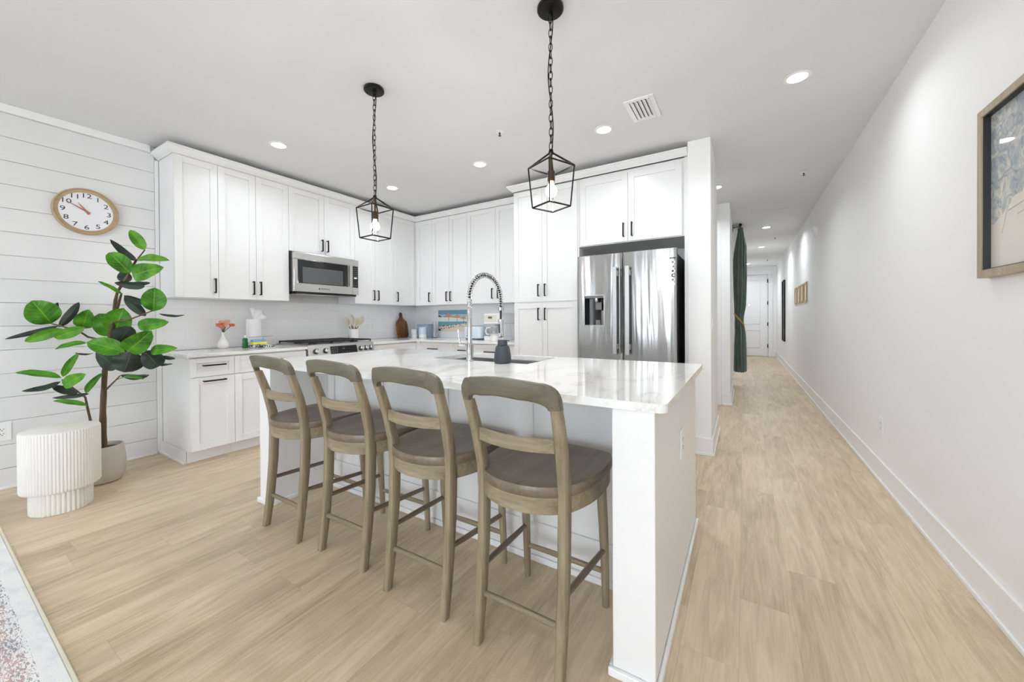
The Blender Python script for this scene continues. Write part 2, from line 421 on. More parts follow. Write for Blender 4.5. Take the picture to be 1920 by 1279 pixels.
def cabinet(name, label, cat, group, face, F, a0, a1, z0, z1, depth, fronts, toe=0):
    """fronts: (kind, a0, a1, z0, z1, handle) with handle = (a, z, length, vertical)"""
    cx = {'E': (F-depth/2, (a0+a1)/2), 'S': ((a0+a1)/2, F+depth/2)}[face]
    root = thing(name, label, cat, (cx[0], cx[1], z0 - toe if toe else z0), group)
    mb = MB()
    fbox(mb, face, F, a0+.0005, a1-.0005, z0, z1, -depth, 0)
    obj('carcass', mb, M['cabinet'], root, bevel=.001)
    if toe:
        mb = MB(); fbox(mb, face, F, a0+.0005, a1-.0005, .0, z0, -depth, -.075); obj('toe_kick', mb, M['cabinet'], root)
    for kind, b0, b1, c0, c1, h in fronts:
        d = obj(kind, shaker(face, F, b0+GAP, b1-GAP, c0+GAP, c1-GAP, fw=.058 if kind == 'door' else .042), M['cabinet'], root, bevel=.0012)
        if h: obj('handle', pull(face, F, *h), M['black'], d)
    return root

# ------------------------------------------------------------------ room shell
struct('floor', MB().box(-5.2, 1.1, YREAR-.2, YE+.3, -.08, 0), M['floor'])
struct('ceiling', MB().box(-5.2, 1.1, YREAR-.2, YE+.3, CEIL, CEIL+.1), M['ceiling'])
# left wall: painted boards with open joints, plain behind the kitchen
mb = MB(); mb.box(XL-.15, XL-.014, YREAR, 1.243, 0, CEIL); mb.box(XL-.15, XL-.014, 1.243, YB+.1, 0, CEIL)
zl = [0, .146] + [.317+.1707*k for k in range(0, 15)] + [CEIL]
for a, b in zip(zl[:-1], zl[1:]):
    mb.box(XL-.014, XL, YREAR, 1.226, a+.0016 if a else 0, b-.0016)
struct('wall_left', mb, M['shiplap'], bevel=.0008, seg=1)
struct('trim_1', MB().box(XL, XL+.014, YREAR, 1.20, CEIL-.062, CEIL-.001), M['trim'], bevel=.002)
struct('baseboard_left', MB().box(XL, XL+.013, YREAR, 1.226, 0, .022), M['trim'], bevel=.004)
struct('trim_2', MB().box(XL-.014, XL+.003, 1.228, 1.2650, 0, 1.40), M['trim'], bevel=.002)
struct('trim_6', MB().box(XL-.014, XL+.003, 1.228, 1.2570, 1.401, CEIL-.12), M['trim'], bevel=.002)
struct('wall_back', MB().box(XL-.15, -.43, YB+.008, YB+.15, 0, CEIL), M['wall'])
struct('wall_backsplash_left', MB().box(XL-.013, XL-.002, 1.259, YB+.006, .928, 1.41), M['tile'])
struct('wall_backsplash_back', MB().box(XL-.001, -2.262, YB-.004, YB+.007, .928, 1.41), M['tileb'])
struct('wall_right', MB().box(XR, XR+.15, YREAR, YE+.15, 0, CEIL), M['wall'])
mb = MB(); mb.box(XR-.015, XR-.0005, YREAR, YE-.016, 0, .15); mb.box(XR-.026, XR-.015, YREAR, YE-.016, 0, .022)
struct('baseboard_right', mb, M['trim'], bevel=.003)
# wall end beside the fridge
struct('wall_column', MB().box(-.4235, -.24, 3.70, 4.62, 0, CEIL), M['wall'], bevel=.003)
def base_run(name, x0, x1, y0, y1, sides):
    mb = MB()
    for th, h0, h1 in ((.015, .0, .15), (.026, .0, .022)):
        if 'S' in sides: mb.box(x0 - (th if 'W' in sides else 0), x1 + (th if 'E' in sides else 0), y0-th, y0-.0005, h0, h1)
        if 'E' in sides: mb.box(x1+.0005, x1+th, y0, y1, h0, h1)
        if 'N' in sides: mb.box(x0, x1+th, y1+.0005, y1+th, h0, h1)
    return struct(name, mb, M['trim'], bevel=.003)
base_run('baseboard_column', -.4235, -.24, 3.70, 4.62, 'SE')
# second wall end with a cased door behind it, then the curtained nook
struct('wall_hall_left', MB().box(-1.9, -.155, 5.95, 7.32, 0, CEIL), M['wall'], bevel=.003)
base_run('baseboard_hall_left', -.255, -.155, 5.95, 7.32, 'SE')
mb = MB(); mb.box(-.37, -.26, 5.925, 5.949, 0, 2.42); mb.box(-1.3, -.26, 5.925, 5.949, 2.42, 2.52)
struct('trim_3', mb, M['trim'], bevel=.003)
mb = MB(); mb.box(-1.3, -.372, 5.935, 5.949, .01, 2.41)
struct('door_2', mb, M['trim'])
struct('wall_recess', MB().box(-1.9, -.425, 4.56, 4.68, 0, CEIL), M['wall'])
struct('wall_recess_end', MB().box(-2.0, -1.9, 4.4, 7.3, 0, CEIL), M['wall'])
struct('wall_nook', MB().box(-1.35, -1.25, 7.32, 9.3, 0, CEIL), M['wall'])
struct('wall_hall_far', MB().box(-1.35, -.155, 9.3, YE, 0, CEIL), M['wall'])
struct('wall_end', MB().box(-1.35, XR+.15, YE+.001, YE+.15, 0, CEIL), M['wall'])
mb = MB(); mb.box(.79, XR-.028, YE-.015, YE, 0, .15)
struct('baseboard_end', mb, M['trim'], bevel=.003)
# entry door: two recessed panels, casing, hinges, peephole
dr = struct('door_1', MB().box(-.27, .632, YE-.045, YE-.005, .012, 2.52), M['cabinet'], bevel=.002)
def dpanel(z0, z1):
    mb = MB(); x0, x1 = -.07, .44
    for a0, a1, c0, c1 in ((x0, x0+.02, z0, z1), (x1-.02, x1, z0, z1), (x0+.02, x1-.02, z0, z0+.02), (x0+.02, x1-.02, z1-.02, z1)):
        mb.box(a0, a1, YE-.062, YE-.0455, c0, c1)
    return mb
obj('panel_moulding', dpanel(1.01, 2.37), M['cabinet'], dr, bevel=.005)
obj('panel_moulding', dpanel(.265, .83), M['cabinet'], dr, bevel=.005)
for z in (.33, 1.0, 1.65, 2.33): obj('hinge', MB().box(.626, .650, YE-.062, YE-.046, z-.055, z+.055), M['black'], dr)
obj('peephole', MB().lathe([(.016, 0), (.016, .008)], (.153, YE-.0535, 1.60), 16, axis='y'), M['chrome'], dr)
mb = MB(); mb.box(.652, .77, YE-.022, YE-.0005, 0, 2.54); mb.box(-.42, .77, YE-.022, YE-.0005, 2.54, 2.66); mb.box(-.42, -.29, YE-.022, YE-.0005, 0, 2.54)
struct('trim_4', mb, M['trim'], bevel=.003)
# rear wall with the living-room windows
mb = MB(); xs = [-5.2] + [v for a in WIN for v in (a[0], a[1])] + [1.1]
for i in range(0, len(xs), 2): mb.box(xs[i], xs[i+1], YREAR-.15, YREAR, 0, CEIL)
for x0, x1, z0, z1 in WIN: mb.box(x0, x1, YREAR-.15, YREAR, 0, z0); mb.box(x0, x1, YREAR-.15, YREAR, z1, CEIL)
struct('wall_rear', mb, M['wall'])
for i, (x0, x1, z0, z1) in enumerate(WIN):
    mb = MB()
    fw = .07 if x1-x0 > .5 else .02
    for a in ((x0, (x0+x1)/2-fw/2, x1-fw) if x1-x0 > 1 else (x0, x1-fw)): mb.box(a, a+fw, YREAR-.1, YREAR-.04, z0, z1)
    mb.box(x0, x1, YREAR-.1, YREAR-.04, z0, z0+fw); mb.box(x0, x1, YREAR-.1, YREAR-.04, z1-fw, z1)
    struct('window_%d' % (i+1), mb, M['trim'])

# ------------------------------------------------------------------ kitchen cabinets
UZ0, UZ1, UH = 1.41, 2.652, .135      # uppers
UF = -4.20                            # door back plane of the left run, front at -4.18
def vh(a, z): return (a, z, .135, True)
HZ = 1.525
cabinet('wall_cabinet', 'white single-door wall cabinet at the clock end of the left run', 'wall cabinet', 'white wall cabinets', 'E', UF, 1.258, 1.578, UZ0, UZ1, .326,
        [('door', 1.258, 1.578, UZ0, UZ1, vh(1.578-.032, HZ))])
cabinet('wall_cabinet', 'white two-door wall cabinet just left of the microwave', 'wall cabinet', 'white wall cabinets', 'E', UF, 1.578, 2.22, UZ0, UZ1, .326,
        [('door', 1.578, 1.899, UZ0, UZ1, vh(1.899-.032, HZ)), ('door', 1.899, 2.22, UZ0, UZ1, vh(1.899+.032, HZ))])
cabinet('wall_cabinet', 'short white two-door wall cabinet above the microwave', 'wall cabinet', 'white wall cabinets', 'E', UF, 2.22, 3.03, 1.955, UZ1, .326,
        [('door', 2.22, 2.625, 1.955, UZ1, vh(2.625-.034, 2.065)), ('door', 2.625, 3.03, 1.955, UZ1, vh(2.625+.034, 2.065))])
cabinet('wall_cabinet', 'white two-door wall cabinet just right of the microwave', 'wall cabinet', 'white wall cabinets', 'E', UF, 3.03, 3.655, UZ0, UZ1, .326,
        [('door', 3.03, 3.34, UZ0, UZ1, vh(3.34-.034, HZ)), ('door', 3.34, 3.655, UZ0, UZ1, vh(3.34+.034, HZ))])
cabinet('wall_cabinet', 'white single-door wall cabinet filling the corner above the cutting board', 'wall cabinet', 'white wall cabinets', 'E', UF, 3.655, 4.0785, UZ0, UZ1, .326,
        [('door', 3.655, 4.052, UZ0, UZ1, vh(3.655+.05, HZ))])
BF = 4.08                             # back run, door front at 4.06
cc = cabinet('wall_cabinet', 'white single-door wall cabinet on the back wall, touching the corner', 'wall cabinet', 'white wall cabinets', 'S', BF, -4.199, -3.84, UZ0, UZ1, .315,
        [('door', -4.15, -3.84, UZ0, UZ1, vh(-3.84-.045, HZ))])
obj('filler', MB().box(-4.199, -4.152, BF-.0195, BF-.0005, UZ0, UZ1), M['cabinet'], cc)
cabinet('wall_cabinet', 'white two-door wall cabinet above the beach print', 'wall cabinet', 'white wall cabinets', 'S', BF, -3.84, -3.20, UZ0, UZ1, .315,
        [('door', -3.84, -3.52, UZ0, UZ1, vh(-3.52-.036, HZ)), ('door', -3.52, -3.20, UZ0, UZ1, vh(-3.52+.036, HZ))])
cabinet('wall_cabinet', 'white two-door wall cabinet behind the faucet arch, above the toaster', 'wall cabinet', 'white wall cabinets', 'S', BF, -3.20, -2.262, UZ0, UZ1, .315,
        [('door', -3.20, -2.735, UZ0, UZ1, vh(-2.735-.045, HZ+.01)), ('door', -2.735, -2.27, UZ0, UZ1, vh(-2.735+.045, HZ+.01))])
TF = 3.74                             # tall run, door front at 3.72
cabinet('pantry_cabinet', 'tall white four-door pantry cabinet left of the refrigerator', 'pantry cabinet', None, 'S', TF, -2.26, -1.462, .10, UZ1, .655,
        [('door', -2.25, -1.888, 1.39, UZ1-.01, vh(-1.888-.04, 1.517)), ('door', -1.888, -1.476, 1.39, UZ1-.01, vh(-1.888+.04, 1.517)),
         ('door', -2.25, -1.888, .11, 1.377, vh(-1.888-.04, 1.254)), ('door', -1.888, -1.476, .11, 1.377, vh(-1.888+.04, 1.254))], toe=.10)
fcab = cabinet('wall_cabinet', 'deep white two-door cabinet above the refrigerator', 'wall cabinet', 'white wall cabinets', 'S', TF, -1.461, -.452, 1.945, UZ1, .655,
        [('door', -1.446, -.954, 1.950, 2.62, vh(-.954-.04, 2.062)), ('door', -.954, -.470, 1.950, 2.62, vh(-.954+.04, 2.062))])
obj('side_panel', MB().box(-.451, -.4245, TF-.018, YB-.005, 0, UZ1), M['cabinet'], fcab, bevel=.001)
# crown mouldings, mitred
def sweep(path, prof):
    P = [Vector((p[0], p[1])) for p in path]; n = len(P); rings = []
    def nr(a, b): d = (b-a).normalized(); return Vector((d.y, -d.x))
    for i in range(n):
        if i == 0: off = nr(P[0], P[1])
        elif i == n-1: off = nr(P[-2], P[-1])
        else:
            n0, n1 = nr(P[i-1], P[i]), nr(P[i], P[i+1]); mm = (n0+n1).normalized(); off = mm/max(.2, mm.dot(n0))
        rings.append([(P[i].x+off.x*d, P[i].y+off.y*d, z) for d, z in prof])
    return MB().loft(rings, True)
CP = [(0, 2.655), (.006, 2.655), (.010, 2.662), (.022, 2.672), (.036, 2.686), (.046, 2.700), (.054, 2.704), (.054, 2.718), (0, 2.718)]
obj('crown_moulding', sweep([(XL+.001, 1.2575), (-4.179, 1.2575), (-4.179, 4.059), (-2.318, 4.059)], CP), M['cabinet'],
    label='white crown moulding along the wall cabinets from the clock to the pantry', cat='crown moulding', smooth=25)
obj('crown_moulding', sweep([(-2.2605, 4.00), (-2.2605, 3.719), (-.4255, 3.719)], CP), M['cabinet'],
    label='white crown moulding above the pantry and the refrigerator', cat='crown moulding', smooth=25)
obj('cabinet_frieze', MB().box(XL+.002, -4.182, 1.259, 4.0, 2.653, 2.705), M['cabinet'], label='white top board behind the long crown moulding', cat='board')
# base cabinets
LF = -3.92                            # door front at -3.90
def hh(a, z, L=.165): return (a, z, L, False)
cb = cabinet('base_cabinet', 'white base cabinet with one drawer and a pull-out door, beside the potted fig', 'base cabinet', 'white base cabinets', 'E', LF, 1.266, 1.586, .105, .897, .609,
        [('drawer', 1.266, 1.586, .727, .886, hh(1.43, .822)), ('door', 1.266, 1.586, .107, .722, hh(1.432, .690))], toe=.105)
mb = MB(); mb.box(XL+.001, -3.995, 1.2495, 1.2645, 0, .105); mb.box(XL+.001, -3.985, 1.238, 1.2495, 0, .02)
obj('side_skirting', mb, M['cabinet'], cb, bevel=.002)
cabinet('base_cabinet', 'white base cabinet with a wide drawer over two doors, left of the range', 'base cabinet', 'white base cabinets', 'E', LF, 1.586, 2.238, .105, .897, .609,
        [('drawer', 1.586, 2.238, .727, .886, hh(1.912, .822)), ('door', 1.586, 1.912, .107, .722, vh(1.88, .62)), ('door', 1.912, 2.238, .107, .722, vh(1.944, .62))], toe=.105)
cabinet('base_cabinet', 'white base cabinet right of the range, running into the corner', 'base cabinet', 'white base cabinets', 'E', LF, 3.068, 3.819, .105, .897, .609,
        [('drawer', 3.068, 3.80, .727, .886, None), ('door', 3.068, 3.80, .107, .722, None)], toe=.105)
KF = 3.82
cc = cabinet('base_cabinet', 'white drawer base cabinet under the beach print', 'base cabinet', 'white base cabinets', 'S', KF, -3.919, -3.25, .105, .897, .57,
        [('drawer', -3.83, -3.25, .727, .886, hh(-3.585, .805)), ('door', -3.83, -3.54, .107, .722, vh(-3.575, .62)), ('door', -3.54, -3.25, .107, .722, vh(-3.505, .62))], toe=.105)
obj('filler', MB().box(-3.919, -3.832, KF-.0195, KF-.0005, .107, .895), M['cabinet'], cc)
cabinet('base_cabinet', 'narrow white drawer base cabinet behind the faucet', 'base cabinet', 'white base cabinets', 'S', KF, -3.25, -2.90, .105, .897, .57,
        [('drawer', -3.25, -2.90, .727, .886, hh(-3.075, .805, .13)), ('door', -3.25, -2.90, .107, .722, vh(-2.94, .62))], toe=.105)
cabinet('base_cabinet', 'white drawer base cabinet under the coffee maker, against the pantry', 'base cabinet', 'white base cabinets', 'S', KF, -2.90, -2.262, .105, .897, .57,
        [('drawer', -2.90, -2.27, .727, .886, hh(-2.64, .800)), ('door', -2.90, -2.585, .107, .722, vh(-2.62, .62)), ('door', -2.585, -2.27, .107, .722, vh(-2.55, .62))], toe=.105)
CT = .925
obj('worktop', MB().prism(rrect(XL-.001, -3.872, 1.236, 2.240, [.01, 0, 0, 0]), .898, CT), M['quartz'], bevel=.002,
    label='white quartz worktop left of the range, with the flower vase on it', cat='worktop')
pl = [(XL-.001, 3.066), (-3.872, 3.066), (-3.872, 3.772), (-2.263, 3.772), (-2.263, YB-.006), (XL-.001, YB-.006)]
obj('worktop', MB().prism(pl, .898, CT), M['quartz'], bevel=.002, label='L-shaped white quartz worktop right of the range, round the corner to the pantry', cat='worktop')

# ------------------------------------------------------------------ island
IT = .930
isl = thing('kitchen_island', 'white kitchen island base with panelled back and thick end posts', 'kitchen island', (-1.49, 1.85, 0))
mb = MB(); mb.box(-2.601, -.379, 1.672, 1.93, .10, .899); mb.box(-2.601, -.379, 1.93, 2.42, .10, .64); mb.box(-2.601, -1.92, 1.93, 2.42, .64, .899); mb.box(-1.05, -.379, 1.93, 2.42, .64, .899)
mb.box(-1.92, -1.05, 2.405, 2.42, .64, .899); mb.box(-2.601, -.379, 1.672, 2.35, 0, .10)
obj('carcass', mb, M['cabinet'], isl)
obj('end_panel', MB().box(-.378, -.24, 1.255, 2.43, 0, .900), M['cabinet'], isl, bevel=.003)
obj('end_panel', MB().box(-2.74, -2.602, 1.255, 2.43, 0, .900), M['cabinet'], isl, bevel=.003)
mb = MB(); xs = [-2.601 + i*(2.222/4) for i in range(5)]; Yf = 1.671
mb.box(-2.601, -.379, Yf-.006, Yf, .0, .899)
mb.box(-2.601, -.379, Yf-.018, Yf-.006, .83, .899); mb.box(-2.601, -.379, Yf-.018, Yf-.006, 0, .19)
for i, a in enumerate(xs):
    lo, hi = (a, a+.07) if i == 0 else ((a-.07, a) if i == 4 else (a-.04, a+.04))
    mb.box(lo, hi, Yf-.018, Yf-.006, .19, .83)
obj('back_panel', mb, M['cabinet'], isl, bevel=.0015)
mb = MB()
def shoe(x0, x1, y0, y1): mb.box(x0, x1, y0, y1, 0, .030)
shoe(-.392, -.226, 1.240, 1.2545); shoe(-.2395, -.226, 1.2545, 2.444); shoe(-.392, -.3785, 1.2545, 1.642)
shoe(-2.754, -2.588, 1.240, 1.2545); shoe(-2.754, -2.7405, 1.2545, 2.444); shoe(-2.6015, -2.588, 1.2545, 1.642); shoe(-2.6015, -.379, 1.639, 1.6525)
obj('shoe_moulding', mb, M['trim'], isl, bevel=.005)
for x0, x1 in ((-2.60, -1.92), (-1.92, -1.05), (-1.05, -.38)):     # kitchen side
    d = obj('door', shaker('N', 2.42, x0+GAP, x1-GAP, .11, .893), M['cabinet'], isl, bevel=.0012)
    obj('handle', pull('N', 2.42, x1-.05, .80, .135, True), M['black'], d)
# quartz top with the sink cut-out
def top_with_hole(outer, hole, z0, z1):
    bm = bmesh.new(); es = []
    for loop in (outer, hole):
        vsx = [bm.verts.new((p[0], p[1], z1)) for p in loop]
        es += [bm.edges.new((vsx[i], vsx[(i+1) % len(vsx)])) for i in range(len(vsx))]
    bmesh.ops.triangle_fill(bm, use_beauty=True, use_dissolve=False, edges=es)
    mb = MB(); bm.verts.index_update()
    top = [tuple(v.co) for v in bm.verts]; n = len(top)
    fs = []
    for f in bm.faces:
        idx = [v.index for v in f.verts]
        if f.normal.z < 0: idx.reverse()
        fs.append(tuple(idx)); fs.append(tuple(i+n for i in reversed(idx)))
    no = len(outer)
    for i in range(no): j = (i+1) % no; fs.append((i, n+i, n+j, j))
    nh = len(hole)
    for i in range(nh): j = (i+1) % nh; fs.append((no+i, no+j, n+no+j, n+no+i))
    mb.add(top + [(p[0], p[1], z0) for p in top], fs); bm.free()
    return mb
SX0, SX1, SY0, SY1 = -1.865, -1.105, 1.972, 2.385
obj('island_worktop', top_with_hole(rrect(-2.785, -.204, 1.243, 2.462, [.032, .006, .006, .032]), rrect(SX0, SX1, SY0, SY1, .012, 4), .9015, IT), M['quartz'],
    label='long glossy white quartz island worktop with a sink cut-out', cat='worktop', bevel=.0018)
mb = MB(); out = rrect(SX0-.02, SX1+.02, SY0-.02, SY1+.02, .02, 4); inn = rrect(SX0+.002, SX1-.002, SY0+.002, SY1-.002, .014, 4); bot = rrect(SX0+.012, SX1-.012, SY0+.012, SY1-.012, .03, 4)
mb.loft([[(p[0], p[1], .9008) for p in out], [(p[0], p[1], .9008) for p in inn], [(p[0], p[1], .70) for p in bot]], False)
mb.loft([[(p[0], p[1], .8995) for p in out], [(p[0], p[1], .695) for p in rrect(SX0-.0, SX1+.0, SY0-.0, SY1+.0, .03, 4)]], False)
n0 = len(bot); mb.add([(p[0], p[1], .70) for p in bot], [tuple(range(n0))])
mb.add([(p[0], p[1], .695) for p in bot], [tuple(range(n0-1, -1, -1))])
sk = thing('sink', 'stainless undermount sink bowl let into the island worktop', 'sink', (-1.485, 2.18, .695))
obj('bowl', mb, M['sinksteel'], sk)
obj('drain', MB().lathe([(.045, .7005), (.045, .704), (.03, .704), (.028, .7015)], (-1.485, 2.18, 0), 24), M['chrome'], sk)

# faucet
fx_, fy_ = -1.50, 1.925
fc = thing('faucet', 'chrome spring-neck kitchen faucet rising from the island', 'faucet', (fx_, fy_, IT))
obj('base', MB().lathe([(.027, IT), (.027, IT+.006), (.0235, IT+.010), (.0235, IT+.112), (.018, IT+.118)], (fx_, fy_, 0), 28), M['chrome'], fc, smooth=40)
obj('riser', MB().lathe([(.0158, IT+.115), (.0158, 1.272), (.014, 1.275)], (fx_, fy_, 0), 24), M['chrome'], fc, smooth=40)
arc = [(fx_, fy_, z) for z in (1.275, 1.30, 1.32)] + [(fx_, 2.108-.183*math.cos(a), 1.335+.165*math.sin(a)) for a in [PI*i/22 for i in range(23)]] + [(fx_, 2.291, 1.31), (fx_, 2.291, 1.29)]
obj('hose', MB().tube(arc + [(fx_, 2.291, 1.24), (fx_, 2.291, 1.20)], .0075, 10), M['rubber'], fc, smooth=60)
def resample(pts, n):
    pts = [Vector(p) for p in pts]; L = [0]
    for a, b in zip(pts[:-1], pts[1:]): L.append(L[-1]+(b-a).length)
    out = []; k = 0
    for i in range(n):
        s_ = L[-1]*i/(n-1)
        while k < len(pts)-2 and L[k+1] < s_: k += 1
        f_ = (s_-L[k])/max(1e-9, L[k+1]-L[k]); out.append(pts[k].lerp(pts[k+1], min(1, f_)))
    return out
def helix(path, turns, r, per=12):
    n = turns*per; P = resample(path, n); out = []
    for i, p in enumerate(P):
        tg = (P[min(i+1, n-1)]-P[max(i-1, 0)]).normalized(); a = Vector((1, 0, 0)); b = tg.cross(a)
        th = 2*PI*i/per; out.append(p + a*r*math.cos(th) + b*r*math.sin(th))
    return out
mb = MB().tube(helix(arc[3:], 34, .0165), .0026, 6)
mb.tube(helix([(fx_, fy_, 1.275), (fx_, fy_, 1.335)], 14, .0145), .0023, 6)
obj('spring', mb, M['chrome'], fc, smooth=60)
obj('collar', MB().lathe([(.012, 1.262), (.020, 1.264), (.020, 1.285), (.014, 1.288)], (fx_, 2.291, 0), 20), M['chrome'], fc, smooth=40)
mb = MB().lathe([(.010, 1.205), (.020, 1.198), (.021, 1.185), (.0195, 1.178), (.0195, 1.075), (.017, 1.068)], (fx_, 2.291, 0), 24)
sp = obj('spray_head', mb, M['chrome'], fc, smooth=40)
obj('spray_grip', MB().box(fx_-.006, fx_+.006, 2.268, 2.273, 1.10, 1.165), M['darkplastic'], sp, bevel=.002)
mb = MB().tube([(fx_-.022, fy_-.004, 1.035), (fx_-.075, fy_-.012, 1.035)], .0115, 14); mb.tube([(fx_-.068, fy_-.012, 1.035), (fx_-.074, fy_-.014, 1.07), (fx_-.082, fy_-.016, 1.135)], [.006, .0055, .005], 10)
obj('lever', mb, M['chrome'], fc, smooth=40)

# soap dispenser
dx, dy = -1.262, 1.945
sd = thing('soap_dispenser', 'ribbed slate-grey soap dispenser standing beside the sink', 'soap dispenser', (dx, dy, IT))
rings = []
prof = [(.044, .0), (.050, .003), (.0525, .02), (.050, .055), (.043, .095), (.038, .106), (.030, .109)]
NS = 96
for r, z in prof:
    rings.append([(dx+(r*(1+.012*math.cos(24*2*PI*i/NS)))*math.cos(2*PI*i/NS), dy+(r*(1+.012*math.cos(24*2*PI*i/NS)))*math.sin(2*PI*i/NS), IT+z) for i in range(NS)])
obj('bottle', MB().loft(rings), M['slate'], sd, smooth=35)
mb = MB().lathe([(.028, .108), (.031, .112), (.029, .140), (.027, .142)], (dx, dy, IT), 28); mb.box(dx+.0, dx+.045, dy-.007, dy+.007, IT+.134, IT+.142)
obj('pump', mb, M['slate'], sd, smooth=35)

# ------------------------------------------------------------------ appliances
# refrigerator
FX0, FX1, FY, FZ = -1.412, -.496, 3.55, 1.815
fr = thing('refrigerator', 'stainless french-door refrigerator with a dispenser in the left door', 'refrigerator', (-.954, 3.97, 0))
obj('casing', MB().box(FX0+.012, -.503, FY+.075, YB-.03, .03, FZ-.035), M['darkplastic'], fr, bevel=.003)
obj('hinge_cover', MB().box(-.60, -.51, FY+.01, FY+.16, FZ-.034, FZ-.005), M['grey'], fr, bevel=.004)
def fdoor(x0, x1, z0, z1, cut=None):
    """slightly convex door skin; cut = rectangular recess"""
    n = 24; mb = MB(); xs = [x0+(x1-x0)*i/n for i in range(n+1)]
    if cut:
        for cv in cut[:2]: xs.append(cv)
        xs = sorted(set(xs))
    def yf(x):
        u_ = (x-x0)/(x1-x0)*2-1; e = .012*max(0, (abs(u_)-.93)/.07)**2
        return FY - .006*(1-u_*u_) + e
    zs = [z0, z1] if not cut else [z0, cut[2], cut[3], z1]
    for a, b in zip(xs[:-1], xs[1:]):
        for c, d in zip(zs[:-1], zs[1:]):
            if cut and c == cut[2] and a >= cut[0]-1e-6 and b <= cut[1]+1e-6: continue
            mb.quad((a, yf(a), c), (b, yf(b), c), (b, yf(b), d), (a, yf(a), d))
    yb = FY+.07
    mb.quad((x0, yb, z0), (x0, yf(x0), z0), (x0, yf(x0), z1), (x0, yb, z1)); mb.quad((x1, yf(x1), z0), (x1, yb, z0), (x1, yb, z1), (x1, yf(x1), z1))
    mb.quad((x1, yb, z0), (x0, yb, z0), (x0, yb, z1), (x1, yb, z1))
    for z, fl in ((z1, 0), (z0, 1)):
        pts = [(xx, yf(xx), z) for xx in xs] + [(x1, yb, z), (x0, yb, z)]
        mb.add(pts, [tuple(range(len(pts))) if not fl else tuple(range(len(pts)-1, -1, -1))])
    return mb
DX0, DX1, DZ0, DZ1 = -1.332, -1.140, 1.137, 1.422
XM = -.9645
ld = obj('door', fdoor(FX0, XM-.003, .80, FZ, (DX0, DX1, DZ0, DZ1)), M['steelv'], fr, smooth=30, label='left door with the dispenser')
rd = obj('door', fdoor(XM+.003, FX1, .80, FZ), M['steelv'], fr, smooth=30, label='right door with round stickers')
fd = obj('freezer_drawer', fdoor(FX0, FX1, .42, .79), M['steelv'], fr, smooth=30); obj('freezer_drawer', fdoor(FX0, FX1, .04, .41), M['steelv'], fr, smooth=30)
def bar(x0, x1):
    mb = MB(); mb.box(x0, x1, FY-.062, FY-.046, .866, 1.682)
    for z in (.91, 1.60): mb.box(x0+.008, x1-.004, FY-.047, FY+.004, z, z+.05)
    return mb
M['satin'] = mat('satin_steel', (.50, .50, .50), .42, 1.0)
obj('handle', bar(-1.040, -1.004), M['satin'], ld, bevel=.002); obj('handle', bar(-.926, -.890), M['satin'], rd, bevel=.002)
mb = MB(); mb.box(DX0-.004, DX1+.004, FY-.0095, FY-.003, DZ0-.006, DZ0); mb.box(DX0-.004, DX1+.004, FY-.0095, FY-.003, DZ1, DZ1+.006)
mb.box(DX0-.005, DX0, FY-.0095, FY-.003, DZ0-.006, DZ1+.006); mb.box(DX1, DX1+.005, FY-.0095, FY-.003, DZ0-.006, DZ1+.006)
obj('dispenser_frame', mb, M['steelh'], ld)
mb = MB(); yi = FY+.062
mb.quad((DX0, yi, DZ0), (DX1, yi, DZ0), (DX1, yi, DZ1), (DX0, yi, DZ1)); mb.quad((DX0, FY-.005, DZ0), (DX0, yi, DZ0), (DX0, yi, DZ1), (DX0, FY-.005, DZ1))
mb.quad((DX1, yi, DZ0), (DX1, FY-.005, DZ0), (DX1, FY-.005, DZ1), (DX1, yi, DZ1)); mb.quad((DX0, FY-.005, DZ0), (DX1, FY-.005, DZ0), (DX1, yi, DZ0), (DX0, yi, DZ0)); mb.quad((DX0, yi, DZ1), (DX1, yi, DZ1), (DX1, FY-.005, DZ1), (DX0, FY-.005, DZ1))
obj('dispenser_recess', mb, M['blackgloss'], ld)
obj('dispenser_control', MB().box(DX0+.004, DX1-.004, FY-.004, FY+.03, DZ1-.022, DZ1-.002), M['grey'], ld)
mb = MB().lathe([(.016, -.02), (.022, 0), (.022, .022)], (-1.222, FY+.025, DZ1-.045), 18); obj('dispenser_spout', mb, M['chrome'], ld, smooth=40)
obj('dispenser_paddle', MB().box(-1.238, -1.178, FY+.04, FY+.046, DZ1-.135, DZ1-.062), M['grey'], ld); obj('dispenser_tray', MB().box(-1.235, -1.19, FY+.035, FY+.06, DZ0, DZ0+.05), M['grey'], ld)
obj('dispenser_drip_guard', MB().box(-1.172, -1.145, FY+.02, FY+.055, DZ0+.002, DZ1-.145), M['grey'], ld)
S_ = lambda X0, Z0: (lambda u, v, w_: (X0+u, FY-.0075-w_, Z0+v))
text_mesh('BOSCH', .026, 'logo', M['inkwhite'], lambda u, v, w_: (-.600+u, FY-.0062-w_, 1.728+v), rd, sx=1.25)
obj('badge_line', MB().box(-.556, -.500, FY-.004, FY+.001, 1.722, 1.731), M['ink'], rd)
for i in range(6):
    z = 1.690-.0385*i; ink = i in (2, 3, 5)
    st = obj('round_sticker', MB().lathe([(.0155, -.0006), (.0155, .0006)], (-.522, FY-.0025, z), 20, axis='y'), M['ink'] if i in (3,) else M['inkwhite'], rd)
    obj('sticker_mark', MB().lathe([(.009, -.0004), (.009, .0004)], (-.522+(.004 if i % 2 else -.003), FY-.0040, z), 14, axis='y'), M['inkwhite'] if i in (3, 5) else (M['ink'] if ink else M['grey']), st)

